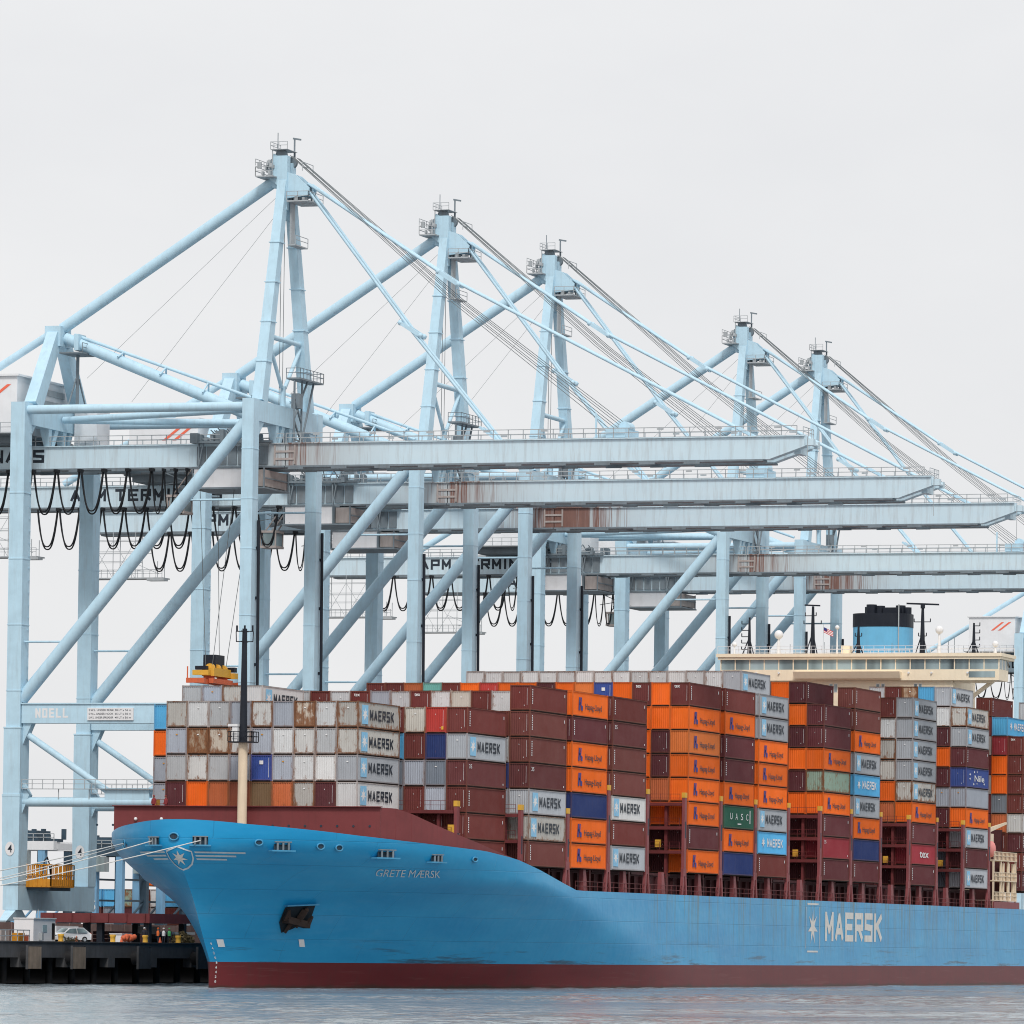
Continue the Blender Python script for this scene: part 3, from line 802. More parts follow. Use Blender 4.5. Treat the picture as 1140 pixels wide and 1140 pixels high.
def container_frame():
    mb=MB(); hx,hy=CL_/2,CW/2
    for sx in (-1,1):
        for sy in (-1,1):
            xa,xb=sorted((sx*hx,sx*(hx-.13)));ya,yb=sorted((sy*hy,sy*(hy-.14)))
            mb.box(xa,xb,ya,yb,0,CH)
    e=.006
    for sy in (-1,1):
        for za,zb,w in ((0.075,.21,.09),(CH-.14,CH-.055,.08)):
            ya,yb=sorted((sy*(hy-e),sy*(hy-w)));mb.box(-hx+.131,hx-.131,ya,yb,za,zb)
    for sx in (-1,1):
        for za,zb,w in ((0.085,.22,.09),(CH-.16,CH-.06,.08)):
            xa,xb=sorted((sx*(hx-e),sx*(hx-w)));mb.box(xa,xb,-hy+.141,hy-.141,za,zb)
    mb.box(-hx+.05,hx-.05,-hy+.05,hy-.05,-.036,.128,1); mb.box(-hx+.06,hx-.06,-hy+.06,hy-.06,CH-.098,CH-.03,1)  # dark filler boxes put the shade of the gaps into colour
    return mb.mesh('container_frame',[M['contf'],M['gap_shade']])
BODY=container_body(); FRAME=container_frame()
YF=-CW/2-.004; XF=-CL_/2-.004
def dec(name,fn,m):
    mb=MB(); fn(mb); return mb.mesh(name,M[m])
def L_maersk(mb): block_text(mb,'MAERSK',lambda x,z,o:(-2.95+x,YF-o,.9+z),7.05,1.16,.23,.26)
def P_star(mb): flat(mb,QUAD,face_n(-5.25,-3.45,.45,2.5,YF))
def S_star(mb): flat(mb,star2d(7,.5,.2),face_n(-5.15,-3.55,.7,2.25,YF-.006))
def L_maersk2(mb): block_text(mb,'MAERSK',lambda x,z,o:(-2.2+x,YF-o,.95+z),6.6,1.08,.22,.25); flat(mb,star2d(7,.5,.2),face_n(-4.6,-3.0,.75,2.2,YF))
def L_hapag(mb): flat(mb,text2d('Hapag-Lloyd',.008),face_n(-1.75,3.95,.72,1.62,YF))
def S_hapag(mb):
    for poly in ([(.1,.0),(.38,.0),(.46,1),(.2,1)],[(.56,0),(.92,0),(.92,.34),(.64,.42),(.72,1),(.5,1)],[(.3,.42),(.62,.42),(.62,.62),(.3,.62)]):
        flat(mb,(poly,[tuple(range(len(poly)))],1),face_n(-4.35,-2.55,.75,2.25,YF-.003*len(poly)))
def L_uasc(mb):
    for i,c in enumerate('UASC'): flat(mb,text2d(c,0),face_n(-3.6+i*2.15,-2.7+i*2.15,1.15,1.95,YF))
    flat(mb,QUAD,face_n(4.3,4.6,.75,2.4,YF)); flat(mb,QUAD,face_n(-.6,.9,.55,.7,YF))
def L_tex(mb): flat(mb,text2d('tex',.012),face_n(-2.0,2.6,1.0,1.9,YF))
def L_white(mb):
    flat(mb,text2d('Nile',.01),face_n(-1.7,3.6,.95,1.85,YF))
    for u,v,a in ((-4.6,1.7,.9),(-4.6,1.05,.9),(-2.2,2.1,.8),(-.6,2.15,.5),(-2.6,.35,.9),(-.6,.45,.5),(3.2,.5,.7)): flat(mb,star2d(4,.5,.25),face_n(u,u+a,v,v+.42,YF))
def K_side(mb):   # column of small numbers by the corner post
    for i in range(7):
        flat(mb,QUAD,face_n(-5.55,-5.3,.75+i*.25,.9+i*.25,YF))
    flat(mb,QUAD,face_n(5.1,5.3,1.9,2.25,YF))
def K_side2(mb):
    flat(mb,text2d('35',0),face_n(-5.5,-4.6,1.95,2.4,YF)); flat(mb,QUAD,face_n(5.1,5.3,.4,.6,YF))
def K_front(mb):  # number column and plates on the end wall; the left of the view is +Y
    flat(mb,QUAD,face_t(-.80,-.825,.6,2.45,XF))
    for a,b,z in ((-.45,-.50,.5),(.1,.05,1.95)): flat(mb,QUAD,face_t(a,b,z,z+.12,XF))
def K_tex(mb): flat(mb,text2d('tex',.01),face_t(.75,.05,2.2,2.55,XF)); flat(mb,QUAD,face_t(-.84,-.865,.6,2.45,XF))
def K_plate(mb): flat(mb,QUAD,face_t(-.62,-.86,.35,.72,XF))
def K_label(mb): flat(mb,QUAD,face_t(.08,-.14,2.05,2.17,XF))
def K_blue(mb): flat(mb,QUAD,face_t(.22,-.22,1.8,2.2,XF)); flat(mb,QUAD,face_t(-.84,-.88,.4,2.5,XF))
DEC={'maersk':dec('lettering',L_maersk,'letter_dark'),'panel':dec('emblem_panel',P_star,'star_blue'),'star':dec('star',S_star,'letter_white'),
 'maersk2':dec('lettering',L_maersk2,'letter_white'),'hapag':dec('lettering',L_hapag,'letter_dark'),'hlogo':dec('emblem',S_hapag,'letter_blue'),
 'uasc':dec('lettering',L_uasc,'letter_white'),'tex':dec('lettering',L_tex,'letter_white'),'nile':dec('lettering',L_white,'letter_white'),
 'side':dec('marking',K_side,'letter_white'),'side2':dec('marking',K_side2,'letter_white'),'front':dec('marking',K_front,'letter_white'),'ftex':dec('marking',K_tex,'letter_white'),
 'plate':dec('placard',K_plate,'yellow'),'label':dec('placard',K_label,'letter_white'),'olabel':dec('placard',K_label,'amber'),'blabel':dec('marking',K_blue,'letter_white')}
# code -> colour, rust, children, words
CODE={
 'B':((.165,.037,.032),.10,['front','side'],'maroon'),
 'b':((.195,.058,.050),.15,['front','side'],'faded maroon'),
 'e':((.150,.042,.043),.10,['front','side2'],'maroon'),
 't':((.165,.036,.033),.10,['ftex','side'],'maroon'),
 'D':((.098,.024,.030),.10,['front','side'],'dark maroon'),
 'd':((.138,.034,.040),.08,['front','side'],'plum brown'),
 'x':((.300,.085,.045),.20,['front','side','plate'],'rust red'),
 'C':((.330,.035,.050),.10,['front','side2'],'crimson'),
 'q':((.330,.035,.050),.10,['front','tex'],'crimson'),
 'R':((.560,.055,.045),.10,['front','plate'],'bright red'),
 'O':((.860,.155,.012),.08,['hapag','hlogo'],'orange'),
 'o':((.860,.145,.010),.08,[],'orange'),
 'P':((.80,.215,.050),.12,['hapag','hlogo'],'pale orange'),
 'p':((.560,.150,.055),.30,[],'dull orange'),
 'M':((.43,.455,.49),.12,['maersk','panel','star','label'],'grey'),
 'h':((.50,.485,.455),.46,['maersk','panel','star','label'],'beige grey'),
 'W':((.690,.690,.690),.18,['maersk','panel','star'],'white'),
 'G':((.50,.515,.53),.28,['label'],'grey'),
 'Y':((.42,.455,.52),.20,['olabel'],'blue grey'),
 'y':((.215,.250,.300),.15,['label'],'slate grey'),
 'w':((.64,.65,.655),.32,['label'],'light grey'),
 'v':((.68,.675,.66),.50,['label'],'rust edged white'),
 'u':((.720,.720,.715),.25,['label'],'white'),
 'g':((.57,.54,.485),.30,['label'],'beige'),
 'T':((.50,.485,.455),.45,['label'],'beige grey'),
 'X':((.56,.49,.41),.80,['label'],'heavily rusted'),
 'Z':((.450,.330,.230),.82,['label'],'rust streaked beige'),
 'N':((.022,.045,.175),.06,[],'navy blue'),
 'n':((.022,.045,.175),.06,['front'],'navy blue'),
 'U':((.045,.090,.350),.10,['blabel'],'royal blue'),
 'A':((.045,.085,.300),.06,['nile','front'],'royal blue'),
 'L':((.110,.470,.800),.05,['maersk2'],'light blue'),
 'l':((.110,.450,.760),.05,[],'light blue'),
 'E':((.180,.480,.430),.12,[],'teal'),
 'V':((.260,.360,.290),.70,[],'rust stained green'),
 'K':((.200,.125,.065),.25,[],'olive brown'),
 'S':((.028,.130,.085),.05,['uasc'],'dark green'),
}
ADJ={'maersk':'dark letters','maersk2':'white letters','hapag':'dark letters','uasc':'spaced white letters','tex':'white letters','nile':'scattered white marks'}
BUILT=set()
GRP='shipping containers stacked on deck'
def container(code,x,y,z,label):
    """x,y: forward port corner of the cell, z: underside"""
    col,rust,kids,_=CODE[code]
    j=random.uniform(.84,1.1)
    c=(min(1,col[0]*j),min(1,col[1]*j),min(1,col[2]*j),max(0,min(1,rust*random.uniform(.75,1.3))))
    cx=x+CL_/2+random.uniform(-.02,.02); cy=y+CW/2+random.uniform(-.012,.012)
    o=obj('shipping_container',BODY,None,(cx,cy,z)); o.color=c
    tag(o,label,'container',GRP)
    f=obj('frame',FRAME,o); f.color=c
    panel=None; jx,jz=random.uniform(-.22,.22),random.uniform(-.07,.07)
    for k in kids:
        if k in ('label','olabel') and random.random()<.35: continue
        m=DEC[k]; p=obj(m.name.split('.')[0],m,panel if k=='star' else o)
        if k in ('maersk','hapag','hlogo','panel','maersk2'): p.location=(jx,0,jz)
        if k=='panel': panel=p
    return o
ORD=['first','second','third','fourth','fifth','sixth','seventh','eighth','ninth','tenth','eleventh','twelfth','thirteenth','fourteenth','fifteenth','sixteenth','seventeenth']
def word(code):
    _,_,kids,w=CODE[code]
    for k in kids:
        if k in ADJ: return w,ADJ[k]
    return w,None
# --- foremost stack: nine columns, four high, base above the foredeck
BX=-2*BAY+1.0
bow={4:'TwGYvYXwh',3:'YZXvYwvGh',2:'GvGYUYwuM',1:'DOpxKpTDW'}
for tier,rowcodes in bow.items():
    for i,c in enumerate(rowcodes):
        y=9.25+(8-i)*ROW+.016; z=19.3+(tier-1)*2.89
        w_,_=word(c)
        if tier==1 and c=='O': c='o'
        lab=f"{w_} container, {['bottom','second','third','top'][tier-1]} row of the bow stack, {ORD[i]} column from left"
        container(c,BX,y,z,lab); BUILT.add((-2,8-i,tier))
STACK={-1:'first',0:'second',1:'third',2:'fourth',4:'fifth',5:'sixth',6:'seventh',8:'eighth',9:'ninth',11:'tenth',13:'eleventh',15:'twelfth'}
def stack(k,row,codes,t0=1,y0=0.0,base=13.9,xf=None,desc=None):
    x=k*BAY+1.0 if xf is None else xf
    n=len([c for c in codes if c!='.'])
    for i,c in enumerate(codes):
        if c=='.': continue
        tier=t0+i; fromtop=len(codes)-i
        w_,a=word(c)
        if desc is None:
            lab=f"{w_} container{' with '+a if a and row==0 else ''}, {ORD[fromtop-1]} from top, {STACK[k]} port side stack behind the bow"
        else:
            lab=f"{w_} container, {ORD[fromtop-1]} from top, {desc}"
        if len(lab.split())>16: lab=f"{w_} container{' with '+a if a and row==0 else ''}, {ORD[fromtop-1]} from top, {STACK[k]} port side stack"
        container(c,x,y0+row*ROW+.016,base+(tier-1)*TIER+.02,lab); BUILT.add((k,row,tier))
# --- port side stacks, bottom to top
stack(-1,0,'BBBeMB',y0=2.1,base=13.45)
stack(-1,1,'BYyNR',t0=2,y0=2.1,base=13.45,desc='column second inboard in the first port side stack')
stack(-1,2,'BBYBg',t0=2,y0=2.1,base=13.45,desc='column third inboard in the first port side stack')
stack(-1,3,'ByylB',t0=2,y0=2.1,base=13.45,desc='narrow column beside the bow stack')
stack(-1,14,'YYol',t0=3,y0=2.1,base=13.75,desc='narrow column at the left edge of the ship')
stack(0,0,'bhMebbB',base=13.65)
stack(0,1,'YnGB',t0=3,base=13.65,desc='narrow column beside the second port side stack')
stack(1,0,'OONOOdO',base=13.7)
stack(2,0,'MBWbbeB',base=13.75)
stack(4,0,'OdOOOPOt')
stack(4,1,'DDopDDoo',desc='column second inboard in the fifth port side stack')
stack(4,2,'oooot',t0=4,desc='narrow column beside the fourth port side stack')
stack(5,0,'NOSOddOB')
stack(6,0,'BLMOOOMM')
stack(8,0,'dCdOVOdd')
stack(8,1,'DDDoDODO',desc='column second inboard in the eighth port side stack')
stack(9,0,'dNOMLMObb')
stack(11,0,'dqdOhMMMM')
stack(11,1,'DDBpoTTwB',desc='column second inboard in the tenth port side stack')
stack(13,0,'MdMOYAdMh')
stack(13,1,'yyDDYDoDw',desc='column second inboard in the eleventh port side stack')
AX=216.5
stack(15,0,'DBDwBBBt',xf=AX,y0=.2,desc='last stack at the right edge')
stack(15,1,'BBBpyooCL',xf=AX,y0=.2,desc='column inboard of the last stack at right edge')
stack(15,2,'B',t0=10,xf=AX,y0=.2,desc='alone above the light blue one near right edge')
stack(16,1,'G',t0=10,xf=232.0,y0=.2,desc='poking up at the far right edge')
# --- top layers that rise above the stacks in front
def layer(k,tier,codes,row0,y0=0.0,base=13.9,desc=''):
    for i,c in enumerate(codes):
        r=row0+i; w_,a=word(c)
        lab=f"{w_} container, {ORD[len(codes)-1-i]} from left in the {desc}"
        container(c,k*BAY+1.0,y0+r*ROW+.016,base+(tier-1)*TIER+.02+random.uniform(0,.05),lab); BUILT.add((k,r,tier))
layer(0,7,'WTYG',13,base=13.65,desc='grey top layer behind the bow stack')
layer(1,7,'GwBgwtGYtGBG',2,base=13.7,desc='mixed top layer behind the foremast')
layer(4,8,'oUPoDOoRoBEpBB',3,desc='long coloured layer below the long grey row')
layer(6,9,'Mwwuwwwwuwwwuww',1,desc='long grey topmost row before the bridge')
layer(8,9,'DoBG',1,desc='short top layer left of the bridge')
layer(13,10,'MlZBG',1,desc='topmost layer under the bridge windows')
# --- the rest of the load, out of sight inside the stacks: one object
mb=MB(); rnd=random.Random(3)
def block(k,r,t,y0=0.0,base=13.9,xf=None):
    if (k,r,t) in BUILT: return
    x=(k*BAY+1.0 if xf is None else xf)+.06; y=y0+r*ROW+.06; z=base+(t-1)*TIER+.05
    mb.box(x,x+CL_-.12,y,y+CW-.09,z,z+2.8,rnd.choice((0,0,0,1,1,2)))
for k,rows_,top in ((0,(1,13),5),(1,(1,17),6),(2,(1,17),7),(3,(2,17),7),(4,(3,17),7),(5,(1,17),7),(6,(1,17),8),(7,(2,17),8),(8,(2,17),8),(9,(1,17),8),(10,(2,17),8),(11,(2,17),8),(12,(2,17),8),(13,(2,17),9)):
    for r_ in range(*rows_):
        for t_ in range(1,top+1): block(k,r_,t_,base=13.9 if k>2 else 13.7)
for r_ in range(13,17):
    for t_ in range(1,7): block(0,r_,t_,base=13.65)
for r_ in range(4,14):
    for t_ in range(1,6): block(-1,r_,t_,2.1,13.45)
for r_ in range(2,16):
    for t_ in range(1,10 if r_==2 else 9): block(15,r_,t_,.2,13.9,AX)
for r_ in range(1,16):
    for t_ in range(1,10): block(16,r_,t_,.2,13.9,232.0)
o=obj('stacked_containers',mb.mesh('stacked_containers',[M['maroon'],M['taupe'],M['orange_red']]))
o['kind']='stuff'; o['label']='inner containers packed behind the visible faces of the stacks'; o['category']='containers'
# ---------------------------------------------------------------- ship-to-shore cranes
GT=(7.9,12.1)       # girder lines along the rail direction
ZT,ZB=65.3,62.65    # girder top and bottom
def dup_part(src,parent,loc):
    c=src.copy(); COL.objects.link(c); c.parent=parent; c.location=loc
    for ch in list(src.children): copy_tree(ch,c)
    return c
def make_crane():
    S=LEGS;G=GAUGE;mid=S/2
    X0,Y0=CRANES[0],RAIL
    root=empty('gantry_crane',(X0,Y0,QUAY),'nearest of the pale blue gantry cranes','crane','ship to shore gantry cranes')
    def P(name,mb,m,parent=root):   # mesh in crane coordinates, z absolute
        return obj(name,mb.mesh(name,m,(0,0,QUAY)),parent)
    Q=M['crane']
    for t in (0,S):
        for n in (0,G):
            m=MB()
            m.hexa([(t-1.15,n-1.05,11.6),(t+1.15,n-1.05,11.6),(t+1.15,n+1.05,11.6),(t-1.15,n+1.05,11.6),(t-1.3,n-1.15,22.4),(t+1.3,n-1.15,22.4),(t+1.3,n+1.15,22.4),(t-1.3,n+1.15,22.4)])
            m.box(t-1.25,t+1.25,n-1.1,n+1.1,22.4,30.6)
            if n==0: m.box(t-.86,t+.86,n-.74,n+.74,30.6,70.1); [m.box(t-.9,t+.9,n-.78,n+.78,z,z+.1) for z in (36,44,52,58,64)]
            else: m.box(t-1.05,t+1.05,n-.92,n+.92,30.6,70.1)
            m.box(t-1.33,t+1.33,n-1.18,n+1.18,22.2,22.5); m.box(t-1.3,t+1.3,n-1.14,n+1.14,30.45,30.65)
            # gusset toward the portal
            sgn=1 if n==0 else -1
            m.prism([(n+sgn*1.05,31.2),(n+sgn*2.3,31.2),(n+sgn*1.05,28.4)],'x',t-.55,t+.55)
            m.prism([(n+sgn*1.05,24.0),(n+sgn*2.0,22.4),(n+sgn*1.05,20.0)],'x',t-.5,t+.5)
            leg=P('leg',m,Q)
            if n==0:
                k=MB(); k.tube([(t+.55,n-1.28,9.5),(t+.55,n-1.0,55.5)],.2,8)
                for z in (32,38,46,52): k.box(t+.4,t+.7,n-1.1,n-.73,z,z+.35)
                P('cable_conduit',k,M['black'],leg)
            else:
                k=MB()
                if t==0:
                    for i in range(24): k.bar((t+.5,n-1.0,32+i*1.5),(t+.9,n-1.0,32+i*1.5),.06,.06)
                for z in (35,43,51,59): k.box(t-1.1,t+1.1,n-.97,n+.97,z,z+.12)
                P('leg_fitting',k,Q,leg)
    for n,nm in ((0,'waterside'),(G,'landside')):
        m=MB(); m.box(-1.0,S+1.0,n-1.0,n+1.0,8.5,11.58); P('sill_beam',m,Q)
        m=MB(); m.box(.8,S-.8,n-.7,n+.7,67.5,70.0)
        m.prism([(.8,67.499),(3.0,67.499),(.8,65.2)],'y',n-.5,n+.5); m.prism([(S-.8,67.499),(S-3.0,67.499),(S-.8,65.2)],'y',n-.5,n+.5)
        P('portal_top_beam',m,Q)
        for t in GT:
            m=MB()
            for d in (-.95,.95):
                m.hexa([(t+d*.55-.25,n-.35,ZT+.1),(t+d*.55+.25,n-.35,ZT+.1),(t+d*.55+.25,n+.35,ZT+.1),(t+d*.55-.25,n+.35,ZT+.1),(t+d-.5,n-.6,67.49),(t+d+.5,n-.6,67.49),(t+d+.5,n+.6,67.49),(t+d-.5,n+.6,67.49)])
            P('girder_hanger',m,Q)
    for t in (0,S):
        m=MB(); m.box(t-.8,t+.8,1.0,G-1.0,31.1,33.55); m.box(t-.95,t+.95,.9,G-.9,33.4,33.55)
        pb=P('portal_beam',m,Q)
        m=MB(); m.tube([(t,.9,21.6),(t,G-.9,21.6)],.58,14); m.box(t-.5,t+.5,12.2,18.0,21.9,23.3); cb=P('cross_beam',m,Q)
        for a,b in (((G-1.2,29.9),(17.3,22.6)),((1.2,29.9),(12.9,22.6))):
            m=MB(); m.tube([(t,a[0],a[1]),(t,b[0],b[1])],.42,12); P('knee_brace',m,Q)
        m=MB(); m.tube([(t,.6,67.3),(t,G-.6,34.0)],.78,16); P('diagonal_brace',m,Q)
        m=MB(); m.tube([(t,24.0,41.0),(t,G-.8,41.0)],.13,8); P('tie_strut',m,Q); m=MB(); m.tube([(t,.7,58.0),(t,8.5,58.0)],.13,8); P('tie_strut',m,Q)
        m=MB(); m.tube([(t,.8,69.2),(t,G-.8,69.2)],.55,14); P('top_strut',m,Q)
        m=MB(); m.box(t-.9,t-.25,1.2,G-1.2,23.12,23.2)
        m.rail((t-.88,1.2,23.2),(t-.88,G-1.2,23.2),1.1,1.35,.035)
        for y in (6,10,20,24): m.bar((t-.55,y,22.0),(t-.55,y,23.12),.08,.08)
        P('walkway',m,M['galv'])
    m=MB()
    for t in (.9,S-.9): m.tube([(mid,G-1.0,68.9),(t,1.0,68.9)],.42,12)
    P('plan_brace',m,Q)
    # bogies
    for t in (0,S):
        for n in (0,G):
            m=MB()
            m.hexa([(t-3.0,n-.5,7.2),(t+3.0,n-.5,7.2),(t+3.0,n+.5,7.2),(t-3.0,n+.5,7.2),(t-.9,n-.7,8.49),(t+.9,n-.7,8.49),(t+.9,n+.7,8.49),(t-.9,n+.7,8.49)])
            bg=P('bogie',m,Q)
            for d in (-2.4,2.4):
                m=MB(); m.hexa([(t+d-1.7,n-.45,5.3),(t+d+1.7,n-.45,5.3),(t+d+1.7,n+.45,5.3),(t+d-1.7,n+.45,5.3),(t+d-.6,n-.45,7.19),(t+d+.6,n-.45,7.19),(t+d+.6,n+.45,7.19),(t+d-.6,n+.45,7.19)]); P('wheel_truck',m,M['crane_dark'],bg)
            m=MB()
            for d in (-3.6,-1.6,1.6,3.6): m.tube([(t+d,n-.3,5.2),(t+d,n+.3,5.2)],.56,14)
            P('wheel',m,M['crane_dark'],bg)
    # mast: two raking legs, head, platforms
    for a,b in ((2.7,9.1),(S-2.6,11.1)):
        m=MB(); m.bar((a,0,70.0),(b,0,97.5),1.75,1.35,w2=1.15,h2=1.1,side=(0,1,0))
        for f in (.18,.36,.54,.72): 
            c=Vector((a,0,70)).lerp(Vector((b,0,97.5)),f); w=1.75+(1.15-1.75)*f+.22; m.box(c.x-w/2,c.x+w/2,-.76,.76,c.z-.06,c.z+.06)
        P('mast_leg',m,Q)
    m=MB()
    m.tube([(4.6,0,78.2),(15.4,0,78.2)],.32,10); m.tube([(5.0,0,77.8),(9.4,0,72.4)],.25,8); m.tube([(15.2,0,77.8),(10.4,0,72.4)],.25,8); m.tube([(9.9,0,72.6),(9.9,0,70)],.35,8)
    P('mast_strut',m,Q)
    m=MB(); m.box(8.6,9.6,-.65,.65,94.0,100.6); m.box(10.2,11.4,-.65,.65,93.0,99.9)
    for t_ in (8.9,10.0,11.1): m.prism([(-.64,98.6),(-1.6,98.3),(-3.5,96.6),(-3.3,95.7),(-.64,95.4)],'x',t_-.14,t_+.14)
    m.box(8.8,11.2,-2.0,-.9,95.6,96.4); m.box(9.2,10.9,.6,1.5,96.8,98.8); m.prism([(.64,100.6),(.64,97.0),(1.9,97.9),(1.2,100.9)],'x',8.7,9.0); m.prism([(.64,100.6),(.64,97.0),(1.9,97.9),(1.2,100.9)],'x',9.5,9.8)
    head=P('mast_head',m,Q)
    m=MB()
    for t,n,z,r_ in ((9.1,.3,100.7,.72),(10.9,-.3,100.0,.7),(10.0,-2.9,96.6,.55),(9.2,1.3,99.9,.45),(10.6,1.0,99.0,.45)): m.tube([(t-.25,n,z),(t+.25,n,z)],r_,16)
    P('sheave',m,M['crane_dark'],head)
    m=MB()
    m.box(7.4,11.4,.7,3.0,97.9,98.05); m.rail((7.4,3.0,98.05),(11.4,3.0,98.05)); m.rail((7.4,.8,98.05),(7.4,3.0,98.05)); m.rail((7.4,3.0,99.3),(11.4,3.0,99.3),.8,1.0,.03); m.rail((11.4,.8,98.05),(11.4,3.0,98.05))
    m.box(8.2,13.0,-3.6,-.8,94.9,95.05); m.rail((8.2,-3.6,95.05),(13.0,-3.6,95.05)); m.rail((8.2,-3.6,95.05),(8.2,-.8,95.05),1.1,1.0); m.rail((8.2,-2.8,98.6),(11.6,-2.8,98.6))
    m.box(8.6,12.5,-1.9,-.85,89.6,89.75); m.rail((8.6,-1.9,89.75),(12.5,-1.9,89.75))
    m.box(9.3,10.5,-1.0,-.8,89.75,97.0)
    rn=random.Random(11)
    for i in range(16):
        t_=rn.uniform(7.5,11); y=rn.uniform(.9,2.8); z=rn.uniform(98.05,99.4); m.box(t_,t_+rn.uniform(.2,.6),y,y+rn.uniform(.2,.5),z,z+rn.uniform(.2,.8))
    for i in range(12):
        t_=rn.uniform(8.3,12.6); y=rn.uniform(-3.4,-.9); m.box(t_,t_+rn.uniform(.2,.5),y,y+rn.uniform(.2,.4),95.06,95.06+rn.uniform(.3,1.0))
    m.box(8.2,11.4,-.8,1.4,101.3,101.36); m.rail((8.2,1.4,101.36),(11.4,1.4,101.36),.9,.8,.03); m.rail((8.2,-.8,101.36),(8.2,1.4,101.36),.9,.8,.03); m.bar((8.4,1.2,99.5),(8.4,1.2,101.3),.1,.1); m.bar((11.2,-.6,99.5),(11.2,-.6,101.3),.1,.1)
    P('mast_platform',m,M['galv'],head)
    m=MB(); m.bar((8.6,.6,101.5),(8.6,.6,103.4),.08,.08); m.bar((11.2,-.5,100.5),(11.2,-.5,103.0),.16,.16); m.bar((10.8,-1.5,102.8),(11.2,-.3,103.05),.1,.22); P('antenna',m,M['crane_dark'],head)
    # landside frame
    for a,b in ((3.2,9.0),(S-3.2,11.1)):
        m=MB(); m.bar((a,G,69.9),(b,G,79.2),2.1,1.5,w2=1.7,h2=1.4,side=(0,1,0)); P('landside_frame_leg',m,Q)
    m=MB(); m.box(8.5,11.6,G-1.0,G+1.1,77.9,80.4); fh=P('landside_frame_head',m,Q)
    m=MB(); m.box(8.0,12.4,G-4.2,G-1.12,76.9,77.1); m.rail((8.0,G-4.2,77.1),(12.4,G-4.2,77.1)); m.bar((10.2,G-2.6,70.2),(10.2,G-2.6,76.9),.3,.3); m.bar((9.8,G-2.6,74),(7.5,G-2.6,70.2),.15,.15); m.bar((10.6,G-2.6,74),(13,G-2.6,70.2),.15,.15); P('landing',m,M['crane_dark'],fh)
    m=MB(); m.tube([(mid,1.2,97.9),(mid,G-.6,80.2)],.70,18); bs=P('backstay',m,Q)
    m=MB(); m.tube([(mid,G+1.0,79.6),(mid,54.2,66.0)],.48,14); P('rear_stay',m,Q)
    m=MB(); m.tube([(mid,G-1.0,79.0),(mid,3.0,68.6)],.72,18); m.box(mid-1.1,mid+1.1,G-3.2,G-2.6,77.4,79.4); cbp=P('compression_brace',m,Q)
    m=MB(); m.tube([(mid,G-2.2,79.4),(mid,4.2,71.3)],.2,8)
    for f in (.28,.52,.76):
        y=G-2.2+(4.2-G+2.2)*f; z=79.4+(71.3-79.4)*f; zl=79-(G-1-y)/(G-4)*10.4
        for d in (-.9,.9): m.tube([(mid+d,y+.4,zl+.6),(mid,y,z)],.13,6)
    P('brace_catwalk',m,Q,cbp)
    # girder and boom: two parallel boxes each
    for t in GT:
        m=MB(); m.box(t-.7,t+.7,-1.5,68.0,ZB,ZT); m.box(t-.95,t+.95,-1.5,68.0,ZT+.003,ZT+.12)
        g=P('girder',m,M['girder'])
        k=MB(); k.box(t-.98,t+.98,-1.5,68.0,ZB-.22,ZB-.003)
        for i in range(10): k.box(t-1.0,t-.85,2+i*5.7,4+i*5.7,ZB-.42,ZB-.22)
        P('trolley_rail',k,M['crane_dark'],g)
        k=MB(); sd=-1 if t==GT[0] else 1
        k.rail((t+sd*.9,-1.4,ZT+.12),(t+sd*.9,67.8,ZT+.12),1.15,1.9,.045)
        P('railing',k,M['galv'],g)
        e0=-67.3 if t==GT[0] else -66.6
        m=MB(); m.prism([(-1.62,ZB),(-1.62,ZT),(e0,ZT),(e0,ZT-1.15),(e0+4.4,ZB)],'x',t-.7,t+.7); m.box(t-.95,t+.95,e0,-1.62,ZT+.003,ZT+.12)
        m.box(t-.45,t+.45,e0-1.0,e0-.003,ZT-1.05,ZT-.25)
        b=P('boom',m,M['girder'])
        k=MB(); k.box(t-.98,t+.98,-62.2,-1.62,ZB-.22,ZB-.003)
        for i in range(10): k.box(t-1.0,t-.8,-4-i*5.6,-2-i*5.6,ZB-.45,ZB-.22)
        P('trolley_rail',k,M['crane_dark'],b)
        k=MB(); k.rail((t+sd*.9,-66.4,ZT+.12),(t+sd*.9,-1.7,ZT+.12),1.15,1.9,.045)
        for i in range(9): k.box(t+sd*.9-.04,t+sd*.9+.04,-6-i*7.3,-5.2-i*7.3,ZT+1.0,ZT+1.2)
        P('railing',k,M['galv'],b)
        if t==GT[0]:
            k=MB()
            for y in (-2.9,-.3): k.box(t-.82,t-.703,y,y+.22,ZB+.15,ZT-.1)
            k.box(t-.8,t-.702,-2.7,-.1,ZB+.7,ZB+.95); k.box(t-.8,t-.702,-2.7,-.1,ZB+1.6,ZB+1.85)
            P('hinge_bracket',k,M['taupe'],b)
            k=MB(); block_text(k,'APM TERMINALS',lambda x,z,o:(t-.712-o,52.0-x,63.4+z),21.8,1.62,.36,.33)
            P('girder_lettering',k,M['letter_dark'],g)
    m=MB()
    for y in (-12,-24,-36,-48,-60,-66,46,57,67): m.box(GT[0]+.71,GT[1]-.71,y-.4,y+.4,ZB+.7,ZT-.3)
    m.tube([(GT[0],-67.4,ZT-.7),(GT[1],-67.4,ZT-.7)],.22,10)
    P('boom_cross_beam',m,M['girder'])
    m=MB(); m.bar((GT[0]-.5,-67.6,ZT),(GT[0]-.5,-67.6,ZT-5),.06,.06); m.rail((GT[0],-66.9,ZT+.12),(GT[1],-66.9,ZT+.12)); P('boom_tip_light',m,M['galv'])
